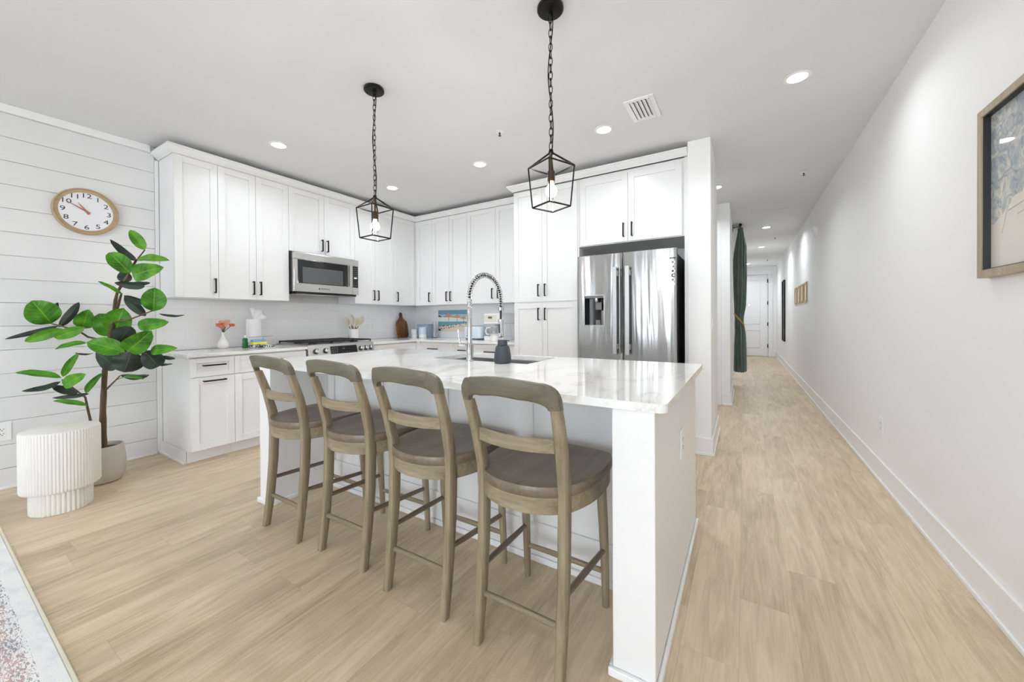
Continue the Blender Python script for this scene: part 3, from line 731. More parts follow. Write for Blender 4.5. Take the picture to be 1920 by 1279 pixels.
# microwave
MX, MY0, MY1, MZ0, MZ1 = -4.10, 2.226, 3.024, 1.514, 1.940
mw = thing('microwave', 'stainless over-the-range microwave between the wall cabinets', 'microwave', ((XL+MX)/2, 2.625, MZ0))
obj('casing', MB().box(XL+.003, MX-.030, MY0+.001, MY1-.001, MZ0, MZ1), M['darkplastic'], mw, bevel=.002)
obj('top_trim', MB().box(MX-.03, MX, MY0, MY1, MZ1-.074, MZ1), M['steelh'], mw, bevel=.003)
dm = obj('door', MB().box(MX-.029, MX+.002, MY0, 2.935, MZ0, MZ1-.076), M['steelh'], mw, bevel=.003)
obj('window', MB().box(MX+.0021, MX+.005, MY0+.042, 2.865, 1.605, 1.862), M['blackgloss'], dm, bevel=.001)
obj('window_screen', MB().box(MX+.0051, MX+.006, MY0+.093, 2.805, 1.612, 1.785), M['ovenwin'], dm)
mb = MB(); mb.box(MX+.028, MX+.044, 2.872, 2.908, 1.606, 1.862); mb.box(MX+.002, MX+.030, 2.880, 2.902, 1.615, 1.630); mb.box(MX+.002, MX+.030, 2.880, 2.902, 1.838, 1.853)
obj('handle', mb, M['steelh'], dm, bevel=.003)
cp = obj('control_panel', MB().box(MX-.029, MX+.002, 2.936, MY1, MZ0, MZ1-.076), M['steelh'], mw, bevel=.002)
pk = obj('keypad', MB().box(MX+.0021, MX+.004, 2.940, 3.012, 1.60, 1.862), M['blackgloss'], cp)
mb = MB()
for r in range(5):
    for c in range(3): mb.box(MX+.004, MX+.0046, 2.950+.021*c, 2.960+.021*c, 1.835-.024*r, 1.841-.024*r)
for c in range(2): mb.box(MX+.004, MX+.0046, 2.955+.025*c, 2.965+.025*c, 1.622, 1.628)
obj('key_marks', mb, M['grey'], pk); obj('display', MB().box(MX+.004, MX+.0047, 2.958, 2.995, 1.712, 1.724), M['dispglow'], pk)
mb = MB(); mb.box(XL+.01, MX-.035, MY0+.01, MY1-.01, MZ0-.022, MZ0); mb.box(XL+.1, MX-.05, MY0+.05, MY1-.2, MZ0-.026, MZ0-.022, 1)
obj('vent_underside', mb, [M['blackgloss'], M['steelh']], mw)
text_mesh('BOSCH', .024, 'logo', M['ink'], lambda u, v, w_: (MX+.003+w_, 2.585+u, 1.556+v), dm, sx=1.3)
obj('logo_mark', MB().lathe([(.008, 0), (.008, .0008)], (MX+.0021, 2.512, 1.556), 16, axis='x'), M['ink'], dm)

# range
RX, RY0, RY1 = -3.872, 2.246, 3.060
rg = thing('gas_range', 'stainless slide-in gas range with black grates under the microwave', 'range', (-4.2, 2.653, 0))
obj('oven_body', MB().box(XL+.012, RX-.012, RY0+.002, RY1-.002, .08, .80), M['steelh'], rg)
obj('oven_door', MB().box(RX-.011, RX+.012, RY0+.004, RY1-.004, .20, .80), M['steelh'], rg, bevel=.004)
mb = MB().tube([(RX+.05, RY0+.06, .745), (RX+.05, RY1-.06, .745)], .011, 12); mb.box(RX+.01, RX+.05, RY0+.1, RY0+.12, .738, .752); mb.box(RX+.01, RX+.05, RY1-.12, RY1-.1, .738, .752)
obj('oven_handle', mb, M['steelh'], rg, smooth=40)
# sloped control fascia + cooktop deck
x0, x1 = RX-.012, RX+.018
mb = MB(); a = [(XL+.012, RY0, .80), (x1, RY0, .80), (x1, RY0, .815), (x0, RY0, .936), (XL+.012, RY0, .936)]
mb.loft([[(p[0], RY0, p[2]) for p in a], [(p[0], RY1, p[2]) for p in a]][::-1])
fa = obj('fascia', mb, M['steelh'], rg, bevel=.002)
sl = Vector((x0-x1, 0, .936-.815)).normalized(); nn = Vector((sl.z, 0, -sl.x))
def fp(yv, s_, d): p = Vector((x1, yv, .815)) + sl*s_ + nn*d; return (p.x, p.y, p.z)
def fbx(mb, ya, yb, s0, s1, d0, d1, mi=0):
    v = [fp(yy, s_, d) for d in (d0, d1) for s_ in (s0, s1) for yy in (ya, yb)]
    mb.add(v, [(0, 2, 3, 1), (4, 5, 7, 6), (0, 1, 5, 4), (2, 6, 7, 3), (0, 4, 6, 2), (1, 3, 7, 5)], mi); return mb
dp = obj('display_panel', fbx(MB(), 2.492, 2.822, .012, .098, .0002, .004), M['blackgloss'], fa)
mb = MB()
for r in range(3):
    for c in range(3): fbx(mb, 2.512+.026*c, 2.522+.026*c, .030+.022*r, .036+.022*r, .004, .0046)
for c in range(4): fbx(mb, 2.63+.027*c, 2.638+.027*c, .022, .027, .004, .0046)
fbx(mb, 2.635, 2.665, .062, .068, .004, .0046)
obj('panel_marks', mb, M['grey'], dp)
for yv in (2.326, 2.436, 2.880, 2.947, 3.014):
    rings = []
    for r, d in ((.029, 0), (.029, .006), (.0235, .008), (.0225, .034), (.020, .037)):
        rings.append([tuple(Vector(fp(yv, .055, d)) + Vector((0, 1, 0))*r*math.cos(2*PI*i/22) + sl*r*math.sin(2*PI*i/22)) for i in range(22)])
    kb = obj('knob', MB().loft(rings[:2]), M['iron'], fa, smooth=35)
    k2 = obj('knob_cap', MB().loft(rings[2:]), M['chrome'], kb, smooth=35)
    obj('pointer', fbx(MB(), yv-.003, yv+.003, .060, .075, .037, .0385), M['ink'], kb)
mb = MB().box(XL+.02, x0-.002, RY0+.01, RY1-.01, .936, .942)
obj('cooktop', mb, M['steelh'], rg, bevel=.002)
for xx, yy in ((-4.05, 2.40), (-4.33, 2.40), (-4.19, 2.653), (-4.05, 2.91), (-4.33, 2.91)):
    obj('burner', MB().lathe([(.045, .942), (.045, .950), (.034, .952), (.034, .957)], (xx, yy, 0), 20), M['iron'], rg, smooth=35)
for k in range(3):
    y0 = RY0+.02+k*.262; y1 = y0+.252; mb = MB()
    for yy in (y0, (y0+y1)/2-.006, y1-.012): mb.box(XL+.035, x0-.012, yy, yy+.012, .958, .972)
    for xx in (XL+.035, -4.34, -4.20, -4.06, x0-.024): mb.box(xx, xx+.012, y0, y1, .958, .972)
    for xx in (XL+.035, x0-.024):
        for yy in (y0, y1-.012): mb.box(xx, xx+.012, yy, yy+.012, .942, .958)
    obj('grate', mb, M['iron'], rg, bevel=.002)

# ------------------------------------------------------------------ bar stools (built at the origin: +y is towards the island)
def stool(label):
    root = thing('bar_stool', label, 'bar stool', (0, 0, 0), 'grey oak bar stools along the island')
    B = -.205                         # y of the rear feet
    # rear legs run on upwards as back posts
    path = [(0, B, .036, .030), (.18, B+.024, .040, .034), (.38, B+.042, .044, .036), (.56, B+.048, .046, .036), (.66, B+.040, .044, .036), (.78, B+.012, .041, .036), (.88, B-.021, .036, .036), (.9125, B-.033, .034, .036)]
    for s in (-1, 1):
        rings = []
        for z, yy, ly, lx in path:
            cx = s*(.165 + .010*max(0, (z-.6)/.33))
            rings.append([(cx+px*.5, yy+py*.5, z) for px, py in [(lx*c_, ly*d_) for c_, d_ in ((-.7, -1), (.7, -1), (1, -.7), (1, .7), (.7, 1), (-.7, 1), (-1, .7), (-1, -.7))]])
        obj('rear_leg', MB().loft(rings), M['oakz'], root, smooth=50)
    # curved top rail whose corners turn down into the posts
    def outline(hw, zb, zt, r, rz, n, sag):
        pts = [(-hw+.0, zb)]; k = 8
        for i in range(k+1): a = PI - PI/2*i/k; pts.append((-hw+r+r*math.cos(a), zt-rz+rz*math.sin(a)))
        for i in range(1, n): u_ = i/n; pts.append((-hw+r+(2*hw-2*r)*u_, zt + sag*math.sin(PI*u_)))
        for i in range(k+1): a = PI/2 - PI/2*i/k; pts.append((hw-r+r*math.cos(a), zt-rz+rz*math.sin(a)))
        pts.append((hw, zb)); return pts
    O = outline(.1935, .912, 1.000, .062, .062, 12, .014); I = outline(.1565, .912, .945, .088, .0329, 12, .007)
    def yc(x, z): return B - .036 - (z-.925)*.28 - .055*max(0, 1-(x/.180)**2)
    rings = []
    for (ox, oz), (ix, iz) in zip(O, I):
        cx, cz = (ox+ix)/2, (oz+iz)/2; ring = []
        for (fr_, dy_) in ((0, -.7), (.12, -1), (.88, -1), (1, -.7), (1, .7), (.88, 1), (.12, 1), (0, .7)):
            x_, z_ = ox+(ix-ox)*fr_, oz+(iz-oz)*fr_
            ring.append((x_, yc(x_, z_)+dy_*.0165, z_))
        rings.append(ring)
    obj('top_rail', MB().loft(rings), M['oakrail'], root, smooth=50)
    mb = MB(); rings = []
    for i in range(13):
        x_ = -.152+.304*i/12; y_ = B+.010-.034*(1-(x_/.152)**2)
        rings.append([(x_, y_-.009-.003, .758), (x_, y_+.009-.003, .758), (x_, y_+.009+.005-.010, .803), (x_, y_-.009+.005-.010, .803)])
    obj('back_slat', mb.loft(rings), M['oakx'], root, bevel=.002, smooth=50)
    # seat: bowed at the back, wide at the front
    def seat_outline(inset=0.0):
        ctl = [(-.150, B+.018), (-.08, B-.018), (0, B-.030), (.08, B-.018), (.150, B+.018), (.195, B+.075), (.226, B+.165), (.236, B+.26), (.232, B+.35), (.215, B+.415), (.180, B+.44), (.09, B+.452), (0, B+.455), (-.09, B+.452), (-.180, B+.44), (-.215, B+.415), (-.232, B+.35), (-.236, B+.26), (-.226, B+.165), (-.195, B+.075)]
        n = len(ctl); out = []
        for i in range(n):
            p0, p1, p2, p3 = [Vector(ctl[(i+k) % n]) for k in (-1, 0, 1, 2)]
            for j in range(4):
                q = j/4; out.append(.5*((2*p1)+(p2-p0)*q+(2*p0-5*p1+4*p2-p3)*q*q+(3*p1-p0-3*p2+p3)*q**3))
        c = Vector((0, B+.22)); return [(c.x+(p.x-c.x)*(1-inset), c.y+(p.y-c.y)*(1-inset)) for p in out]
    rings = [[(x_, y_, .604) for x_, y_ in seat_outline(.012)], [(x_, y_, .608) for x_, y_ in seat_outline(.0)], [(x_, y_, .632) for x_, y_ in seat_outline(.0)],
             [(x_, y_, .640) for x_, y_ in seat_outline(.012)], [(x_, y_, .642) for x_, y_ in seat_outline(.05)], [(x_, y_, .634) for x_, y_ in seat_outline(.25)], [(x_, y_, .631) for x_, y_ in seat_outline(.6)]]
    obj('seat', MB().loft(rings), M['oaky'], root, smooth=45)
    rings = [[(x_, y_, .545) for x_, y_ in seat_outline(.10)], [(x_, y_, .545) for x_, y_ in seat_outline(.035)], [(x_, y_, .6035) for x_, y_ in seat_outline(.03)]]
    obj('seat_apron', MB().loft(rings), M['oakx'], root, smooth=45)
    for s in (-1, 1):
        mb = MB().tube([(s*.186, B+.418, 0), (s*.186, B+.412, .14), (s*.184, B+.398, .34), (s*.178, B+.385, .545)], [.0145, .0165, .019, .021], 14)
        obj('front_leg', mb, M['oakz'], root, smooth=50)
        obj('side_stretcher', MB().tube([(s*.166, B+.040, .268), (s*.175, B+.22, .256), (s*.184, B+.400, .244)], [.0105, .0125, .0105], 12), M['oaky'], root, smooth=50)
    obj('rear_stretcher', MB().tube([(-.160, B+.026, .173), (0, B+.026, .173), (.160, B+.026, .173)], [.0105, .0125, .0105], 12), M['oakx'], root, smooth=50)
    obj('front_stretcher', MB().tube([(-.180, B+.412, .148), (0, B+.412, .148), (.180, B+.412, .148)], [.0105, .0125, .0105], 12), M['oakx'], root, smooth=50)
    return root
st = stool('grey oak bar stool closest to the base cabinets, first of four at the island')
st.location = (-2.222, 1.330, 0)
dup(st, (-1.722, 1.362, 0), 'second grey oak bar stool counting from the potted fig', rotz=.02)
dup(st, (-1.192, 1.342, 0), 'third grey oak bar stool counting from the potted fig', rotz=.012)
dup(st, (-.678, 1.325, 0), 'grey oak bar stool nearest the camera, beside the right end post of the island', rotz=0)

# ------------------------------------------------------------------ pendants
def pendant(label, loc, rot, zap, ztop, zbot, dtop, dbot):
    root = thing('pendant_light', label, 'pendant light', (0, 0, 0), 'black lantern pendants above the island')
    zt = CEIL
    obj('canopy', MB().lathe([(.063, zt-.001), (.066, zt-.006), (.066, zt-.020), (.060, zt-.026), (.012, zt-.028), (.010, zt-.045)], (0, 0, 0), 36), M['black'], root, smooth=35)
    mb = MB(); z = zt-.045; pitch = .034; k = 0
    nlink = int((z-zap-.01)/pitch)
    pitch = (z-zap-.012)/nlink
    for k in range(nlink):
        zc = z-pitch*(k+.5); h = pitch*.5+.0055; pts = []
        for i in range(16):
            a = 2*PI*i/16; u_ = .0092*math.cos(a); v_ = h*math.sin(a)
            th = k*PI/2+.5; pts.append((u_*math.cos(th), u_*math.sin(th), zc+v_))
        mb.tube(pts, .0022, 6, closed=True)
    obj('chain', mb, M['black'], root, smooth=60)
    pts = [(.009*math.sin(9*t_+1), .009*math.cos(7*t_), zt-.04-(zt-.04-zap+.01)*t_) for t_ in [i/40 for i in range(41)]]
    obj('cord', MB().tube(pts, .0028, 7), M['black'], root, smooth=60)
    mb = MB(); r = .0048
    def cn(d, z): return [(d/2*math.cos(PI/4+PI/2*i), d/2*math.sin(PI/4+PI/2*i), z) for i in range(4)]
    T, Bt = cn(dtop, ztop), cn(dbot, zbot)
    for i in range(4):
        j = (i+1) % 4
        mb.tube([T[i], T[j]], r, 4); mb.tube([Bt[i], Bt[j]], r, 4); mb.tube([T[i], Bt[i]], r, 4); mb.tube([T[i], (0, 0, zap)], r, 4)
    mb.lathe([(.012, zap-.012), (.014, zap-.006), (.010, zap+.012)], (0, 0, 0), 14)
    obj('lantern_frame', mb, M['black'], root)
    mb = MB().lathe([(.006, zap-.01), (.006, ztop-.02), (.017, ztop-.022), (.019, ztop-.03), (.019, ztop-.075), (.016, ztop-.077)], (0, 0, 0), 20)
    obj('socket', mb, M['brass'], root, smooth=35)
    zb = ztop-.120
    obj('bulb', MB().lathe([(.010, ztop-.0775), (.014, zb+.030), (.026, zb+.014), (.030, zb-.003), (.026, zb-.019), (.014, zb-.029), (.003, zb-.032)], (0, 0, 0), 20), M['bulb'], root, smooth=60)
    l = bpy.data.lights.new('bulb_light', 'POINT'); l.energy = PEND; l.color = (1, .97, .92); l.shadow_soft_size = .03
    lo = bpy.data.objects.new('bulb_light', l); COL.objects.link(lo); lo.parent = root; lo.location = (0, 0, zb-.05)
    root.location = loc; root.rotation_euler = (0, 0, rot)
    return root
pendant('black lantern pendant over the far end of the island, in front of the microwave', (-2.135, 1.708, 0), -.05, 2.035, 1.958, 1.757, .240, .200)
pendant('black lantern pendant over the near end of the island, in front of the pantry', (-.826, 1.734, 0), -.42, 2.042, 1.967, 1.766, .232, .192)

# ------------------------------------------------------------------ ceiling fittings
def downlight():
    root = thing('ceiling_light', '', 'ceiling light', (0, 0, 0), 'round recessed ceiling lights')
    obj('trim_ring', MB().lathe([(.052, 0), (.074, 0), (.076, -.004), (.070, -.007), (.056, -.007), (.052, 0)], (0, 0, 0), 36, caps=False), M['trim'], root, smooth=40)
    obj('lens', MB().lathe([(.0, -.0021), (.054, -.002), (.054, -.0005), (.0, -.0004)], (0, 0, 0), 32, caps=False), M['lens'], root)
    l = bpy.data.lights.new('lamp', 'AREA'); l.shape = 'DISK'; l.size = .10; l.energy = DOWN; l.color = (.88, .94, 1.0); l.spread = math.radians(150)
    lo = bpy.data.objects.new('lamp', l); COL.objects.link(lo); lo.parent = root; lo.location = (0, 0, -.012)
    return root
dl = downlight(); first = True
for x_, y_, lb in ((-3.54, 1.80, 'recessed ceiling light in front of the tall wall cabinets left of the microwave'),
                   (-3.555, 3.095, 'recessed ceiling light seen just right of the far pendant chain'),
                   (-2.272, 3.10, 'recessed ceiling light between the two pendant chains'),
                   (-.985, 3.085, 'recessed ceiling light right of the near pendant, beside the air vent'),
                   (.303, 3.09, 'large-looking recessed ceiling light near the framed print, right of the air vent'),
                   (-.275, 5.166, 'recessed ceiling light half behind the white wall end at the hall'),
                   (.343, 7.917, 'first recessed ceiling light down the hall, lighting the small frames'),
                   (.347, 10.06, 'second recessed ceiling light down the hall'),
                   (.097, 13.0, 'recessed ceiling light farthest down the hall, by the curtain edge'),
                   (-3.54, -.9, 'added recessed ceiling light above the left end of the rug, out of the picture'),  # this and the next two are unseen lamps, added for their light
                   (-2.2, -.9, 'added recessed ceiling light above the right end of the rug, out of the picture'),
                   (-.4, -.9, 'added recessed ceiling light above the camera, out of the picture')):
    if first: o = dl; o.location = (x_, y_, CEIL-.0005); first = False
    else: o = dup(dl, (x_, y_, CEIL-.0005))
    o['label'] = lb
    if y_ > 5:                                          # the hall lamps are brighter
        for c in o.children:
            if c.type == 'LIGHT': c.data = c.data.copy(); c.data.energy = DOWN*2.2
# air vent
vt = thing('air_vent', 'white louvred air vent in the ceiling', 'air vent', (-.64, 2.935, CEIL))
mb = MB(); x0, x1, y0, y1 = -.745, -.535, 2.77, 3.10; z0, z1 = CEIL-.009, CEIL-.0005; m_ = .035
mb.box(x0, x0+m_, y0, y1, z0, z1); mb.box(x1-m_, x1, y0, y1, z0, z1); mb.box(x0+m_, x1-m_, y0, y0+m_, z0, z1); mb.box(x0+m_, x1-m_, y1-m_, y1, z0, z1)
obj('frame', mb, M['trim'], vt, bevel=.003)
obj('duct_opening', MB().box(x0+m_, x1-m_, y0+m_, y1-m_, CEIL-.002, CEIL-.0006), M['slot'], vt)
for k in range(5):
    xx = x0+m_+.004+.028*k
    mb = MB(); v = [(xx, y0+m_, CEIL-.0025), (xx+.004, y0+m_, CEIL-.0025), (xx+.027, y0+m_, CEIL-.013), (xx+.023, y0+m_, CEIL-.015)]
    mb.loft([v, [(p[0], y1-m_, p[2]) for p in v]]); obj('slat', mb, M['trim'], vt)
# sprinkler heads
def sprinkler():
    root = thing('sprinkler_head', '', 'sprinkler', (0, 0, 0), 'ceiling sprinkler heads')
    obj('escutcheon', MB().lathe([(.030, 0), (.030, -.004), (.018, -.008)], (0, 0, 0), 24), M['trim'], root, smooth=40)
    mb = MB().lathe([(.007, -.008), (.007, -.02), (.004, -.022), (.004, -.032), (.013, -.033), (.013, -.035)], (0, 0, 0), 14)
    obj('nozzle', mb, M['darkplastic'], root)
    return root
sp = sprinkler()
for k, (x_, y_, lb) in enumerate(((-1.739, 2.657, 'small sprinkler head in the kitchen ceiling between the pendants'), (.56, 5.15, 'small sprinkler head in the ceiling close to the right hall wall'),
                     (.529, 9.0, 'small sprinkler head in the hall ceiling between the two hall lights'), (.559, 12.37, 'small sprinkler head in the hall ceiling nearest the entry door'))):
    o = sp if k == 0 else dup(sp, (0, 0, 0)); o.location = (x_, y_, CEIL-.0005); o['label'] = lb
mb = MB().box(.10, .56, 6.69, 6.81, CEIL-.006, CEIL-.0005); obj('access_panel', mb, M['ceiling'], label='flat white panel strip in the hall ceiling before the curtain', cat='ceiling panel', bevel=.002)
# smoke alarm on the right wall
sa = thing('smoke_alarm', 'round white alarm high on the right hall wall', 'alarm', (XR, 6.60, 2.38))
obj('base', MB().lathe([(.085, -.0005), (.085, -.022), (.080, -.026)], (XR, 6.60, 2.385), 32, axis='x'), M['white'], sa, smooth=35)
mb = MB().lathe([(.066, -.0262), (.060, -.040), (.030, -.046)], (XR, 6.60, 2.385), 28, axis='x'); obj('cover', mb, M['white'], sa, smooth=35)
obj('strobe_lens', MB().box(XR-.054, XR-.0465, 6.585, 6.615, 2.36, 2.41), M['glass'], sa, bevel=.003)

# ------------------------------------------------------------------ wall clock
KX, KY, KZ = XL+.001, .808, 2.084
ck = thing('wall_clock', 'round wall clock with a pale wooden rim and white face', 'clock', (KX, KY, KZ-.18))
prof = [(.150, .0), (.181, .0), (.183, .006), (.183, .034), (.180, .037), (.176, .038), (.173, .034), (.172, .026), (.150, .024)]
mb = MB()
obj('rim', MB().lathe(prof, (KX, KY, KZ), 72, axis='x', caps=False), M['clockwood'], ck, smooth=35)
obj('face', MB().lathe([(.1705, .004), (.1705, .022)], (KX, KY, KZ), 64, axis='x'), M['clockface'], ck)
fx0 = KX+.0222
mb = MB()
for h in range(1, 13):
    a = 2*PI*h/12; rr = .126
    tm = text_mesh(str(h), .050, None, None, lambda u, v, w_: (fx0+w_+.0003, KY+rr*math.sin(a)+u, KZ+rr*math.cos(a)+v), None, extrude=.0003, sx=1.25)
    mb.add(tm.v, tm.f)
obj('numerals', mb, M['ink'], ck)
mb = MB(); mb2 = MB()
for h in range(60):
    a = 2*PI*h/60; big = h % 5 == 0; r_ = .0030 if big else .0012; rr = .157
    (mb if big else mb2).lathe([(r_, 0), (r_, .0006)], (fx0, KY+rr*math.sin(a), KZ+rr*math.cos(a)), 8, axis='x')
obj('hour_dots', mb, M['ink'], ck); obj('minute_dots', mb2, M['grey'], ck)
def hand(ang, L, w0, d):
    mb = MB(); s_, c_ = math.sin(ang), math.cos(ang); P = lambda l, w_, dd: (fx0+dd, KY+s_*l+c_*w_, KZ+c_*l-s_*w_)
    pts = [(-.022, w0), (-.022, -w0), (L*.55, -w0*.55), (L, -w0*.15), (L, w0*.15), (L*.55, w0*.55)]
    mb.loft([[P(l, w_, d) for l, w_ in pts], [P(l, w_, d+.002) for l, w_ in pts]]); return mb
obj('hour_hand', hand(2*PI*(10.83/12), .078, .0075, .003), M['hand'], ck); obj('minute_hand', hand(2*PI*(50/60), .130, .0065, .0062), M['hand'], ck)
obj('hub', MB().lathe([(.007, .001), (.007, .010)], (fx0, KY, KZ), 16, axis='x'), M['hand'], ck)

# ------------------------------------------------------------------ potted fiddle-leaf fig
px, py = -4.12, .80
pt = thing('potted_fig_tree', 'fiddle-leaf fig with large green leaves in a round beige pot', 'potted plant', (px, py, 0))
obj('pot', MB().lathe([(.085, 0), (.105, .006), (.125, .045), (.131, .10), (.131, .15), (.124, .21), (.118, .262), (.116, .270), (.108, .270), (.106, .262), (.108, .225)], (px, py, 0), 48), M['pot'], pt, smooth=40)
obj('soil', MB().lathe([(.108, .226), (.107, .240), (.05, .246)], (px, py, 0), 32), M['soil'], pt)
trunk = [(-4.082, .802, .236), (-4.082, .80, .515), (-4.068, .811, .834), (-4.039, .83, 1.072), (-4.013, .848, 1.232), (-3.995, .86, 1.399), (-3.953, .874, 1.458), (-3.891, .901, 1.547), (-3.837, .935, 1.658)]
mb = MB().tube(resample(trunk, 26), [.021-.0145*(i/25)+.0012*math.sin(i*2.1) for i in range(26)], 12)
mb.tube([(-4.030, .838, 1.11), (-4.006, .85, 1.224), (-3.979, .868, 1.331), (-3.946, .878, 1.41)], [.012, .011, .009, .006], 10)
obj('trunk', mb, M['bark'], pt, smooth=60)
for P_, R_ in (([(-4.10, .775, .238), (-4.1, .742, .458), (-4.102, .729, .555), (-4.103, .717, .647), (-4.14, .672, .71), (-4.203, .622, .782)], [.009, .008, .007, .006, .005, .004]),
               ([(-4.045, .826, 1.053), (-4.145, .742, 1.086), (-4.181, .709, 1.126), (-4.331, .629, 1.174), (-4.39, .606, 1.185)], [.008, .007, .006, .005, .004]),
               ([(-4.066, .812, .686), (-3.959, .83, .748), (-3.887, .851, .802)], [.007, .005, .004]),
               ([(-4.022, .842, 1.192), (-3.878, .895, 1.211), (-3.777, .934, 1.242), (-3.677, .984, 1.28)], [.008, .006, .005, .004]),
               ([(-4.042, .828, 1.045), (-3.859, .847, .998), (-3.765, .88, .972), (-3.69, .95, .962)], [.008, .006, .005, .004]),
               ([(-3.842, .932, 1.645), (-3.825, .978, 1.735)], [.005, .004])):
    obj('branch', MB().tube(P_, R_, 8), M['bark'], pt, smooth=60)
LEAVES = [
((-3.825,.978,1.735),(-3.85,.906,1.874),.084,1),((-3.84,.933,1.65),(-4.076,.849,1.821),.06,-1),((-3.831,.939,1.66),(-3.525,1.032,1.636),.073,1),
((-3.795,.89,1.549),(-3.869,.798,1.693),.13,1),((-3.783,.897,1.53),(-3.486,.986,1.58),.134,1),((-3.908,.891,1.488),(-3.92,.884,1.577),.089,-1),
((-3.758,.959,1.455),(-3.863,.824,1.48),.064,-1),((-3.929,.924,1.491),(-3.832,1.007,1.491),.04,-1),((-3.929,.877,1.399),(-4.022,.773,1.494),.041,1),
((-3.92,.882,1.394),(-3.721,.981,1.327),.054,-1),((-3.944,.891,1.385),(-3.861,.988,1.24),.075,-1),((-3.677,.983,1.272),(-3.669,.99,1.445),.156,1),
((-3.697,1.018,1.256),(-3.51,1.109,1.245),.026,-1),((-3.773,.924,1.166),(-3.476,1.013,1.194),.101,1),((-4.054,.869,1.125),(-3.944,.89,1.302),.191,1),
((-4.083,.851,1.085),(-4.121,.794,1.26),.176,1),((-4.183,.72,1.148),(-4.081,.736,1.288),.123,1),((-4.377,.601,1.186),(-4.37,.512,1.354),.2,1),
((-4.439,.609,1.192),(-4.43,.64,1.347),.045,-1),((-4.33,.629,1.159),(-4.262,.719,1.345),.066,-1),((-4.33,.629,1.169),(-4.436,.399,1.081),.039,-1),
((-4.274,.64,1.149),(-4.351,.475,1.063),.079,1),((-4.106,.72,1.158),(-4.235,.593,1.086),.085,1),((-4.064,.721,1.047),(-4.168,.587,1.006),.057,1),
((-3.773,.852,.981),(-3.855,.685,1.06),.141,1),((-3.757,.862,.99),(-3.474,.919,1.135),.155,1),((-3.968,.85,1.028),(-3.898,.918,1.158),.149,-1),
((-3.668,.964,.981),(-3.399,1.035,1.01),.08,1),((-3.736,.875,.985),(-3.721,.836,.841),.204,-1),((-3.709,.938,.986),(-3.566,.978,.874),.144,-1),
((-4.065,.767,.971),(-3.903,.842,.854),.137,-1),((-3.688,.998,.948),(-3.543,1.063,.925),.033,-1),((-3.74,.989,.897),(-3.558,1.053,.888),.041,-1),
((-3.921,.83,.762),(-3.657,.922,.784),.054,1),((-3.943,.864,.803),(-3.705,.963,.807),.055,-1),((-4.103,.718,.677),(-3.937,.774,.831),.05,1),
((-4.191,.618,.797),(-4.342,.432,.848),.07,1),((-4.215,.627,.801),(-4.116,.689,.972),.056,1),((-4.145,.622,.74),(-3.98,.701,.828),.095,1),
((-4.195,.615,.77),(-4.304,.454,.718),.052,-1),((-4.315,.588,.733),(-4.151,.688,.678),.064,-1),((-4.08,.732,.673),(-4.184,.575,.66),.038,-1),
((-4.061,.72,.592),(-4.178,.578,.64),.048,1),((-4.229,.69,.97),(-4.082,.757,.968),.024,-1),((-4.039,.83,.942),(-3.864,.89,.935),.129,-1)]
def build_leaves():
    V, Fc, UV = [], [], []
    out = Vector((.78, -.28, .45))        # the open side of the plant faces the room
    nu, nv = 12, 6
    for k, (b, t_, wd, side) in enumerate(LEAVES):
        rnd = random.Random(k*7+3); b, t_ = Vector(b), Vector(t_); ax = t_-b; L = ax.length; ax.normalize()
        view = (Vector((0, 0, 1.2)) - (b+t_)/2).normalized()
        # broad leaves show their face to the room, narrow ones are seen edge-on, lying flat
        tilt = 1.0 if wd > .07 else .75
        nr = (view*tilt + Vector((0, 0, 1))*(1-tilt) + Vector((rnd.uniform(-.25, .25), rnd.uniform(-.25, .25), rnd.uniform(-.1, .3)))); nr = (nr - ax*nr.dot(ax)).normalized()
        sd_ = ax.cross(nr)
        if side < 0: nr = -nr; sd_ = -sd_  # flipped leaves turn the underside with painted shade to the room
        o = len(V); bend = rnd.uniform(.04, .10)*L
        for i in range(nu+1):
            u_ = i/nu
            hw = wd/2*(math.sin(PI*min(1, u_**.80*.985+.005))**.62)*(.80+.20*u_) if 0 < u_ < 1 else .002
            if u_ < .10: hw *= .35+.65*u_/.10
            c = b + ax*L*u_ + nr*(bend*math.sin(PI*u_))
            for j in range(nv+1):
                v_ = j/nv*2-1
                wave = .035*wd*math.sin(u_*13+k)*abs(v_)
                V.append(c + sd_*hw*v_ + nr*(abs(v_)*hw*.30 + wave)); UV.append((u_, j/nv))
        for i in range(nu):
            for j in range(nv):
                p = o+i*(nv+1)+j; Fc.append((p, p+1, p+nv+2, p+nv+1))
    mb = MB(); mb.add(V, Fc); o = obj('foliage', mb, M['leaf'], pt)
    me = o.data; uvl = me.uv_layers.new(name='UVMap')
    for p in me.polygons:
        for li, vi in zip(p.loop_indices, p.vertices): uvl.data[li].uv = UV[vi]
    me.shade_smooth()
    s = o.modifiers.new('thick', 'SOLIDIFY'); s.thickness = .0012; s.offset = 0
    o.modifiers.remove(s)
    return o
build_leaves()

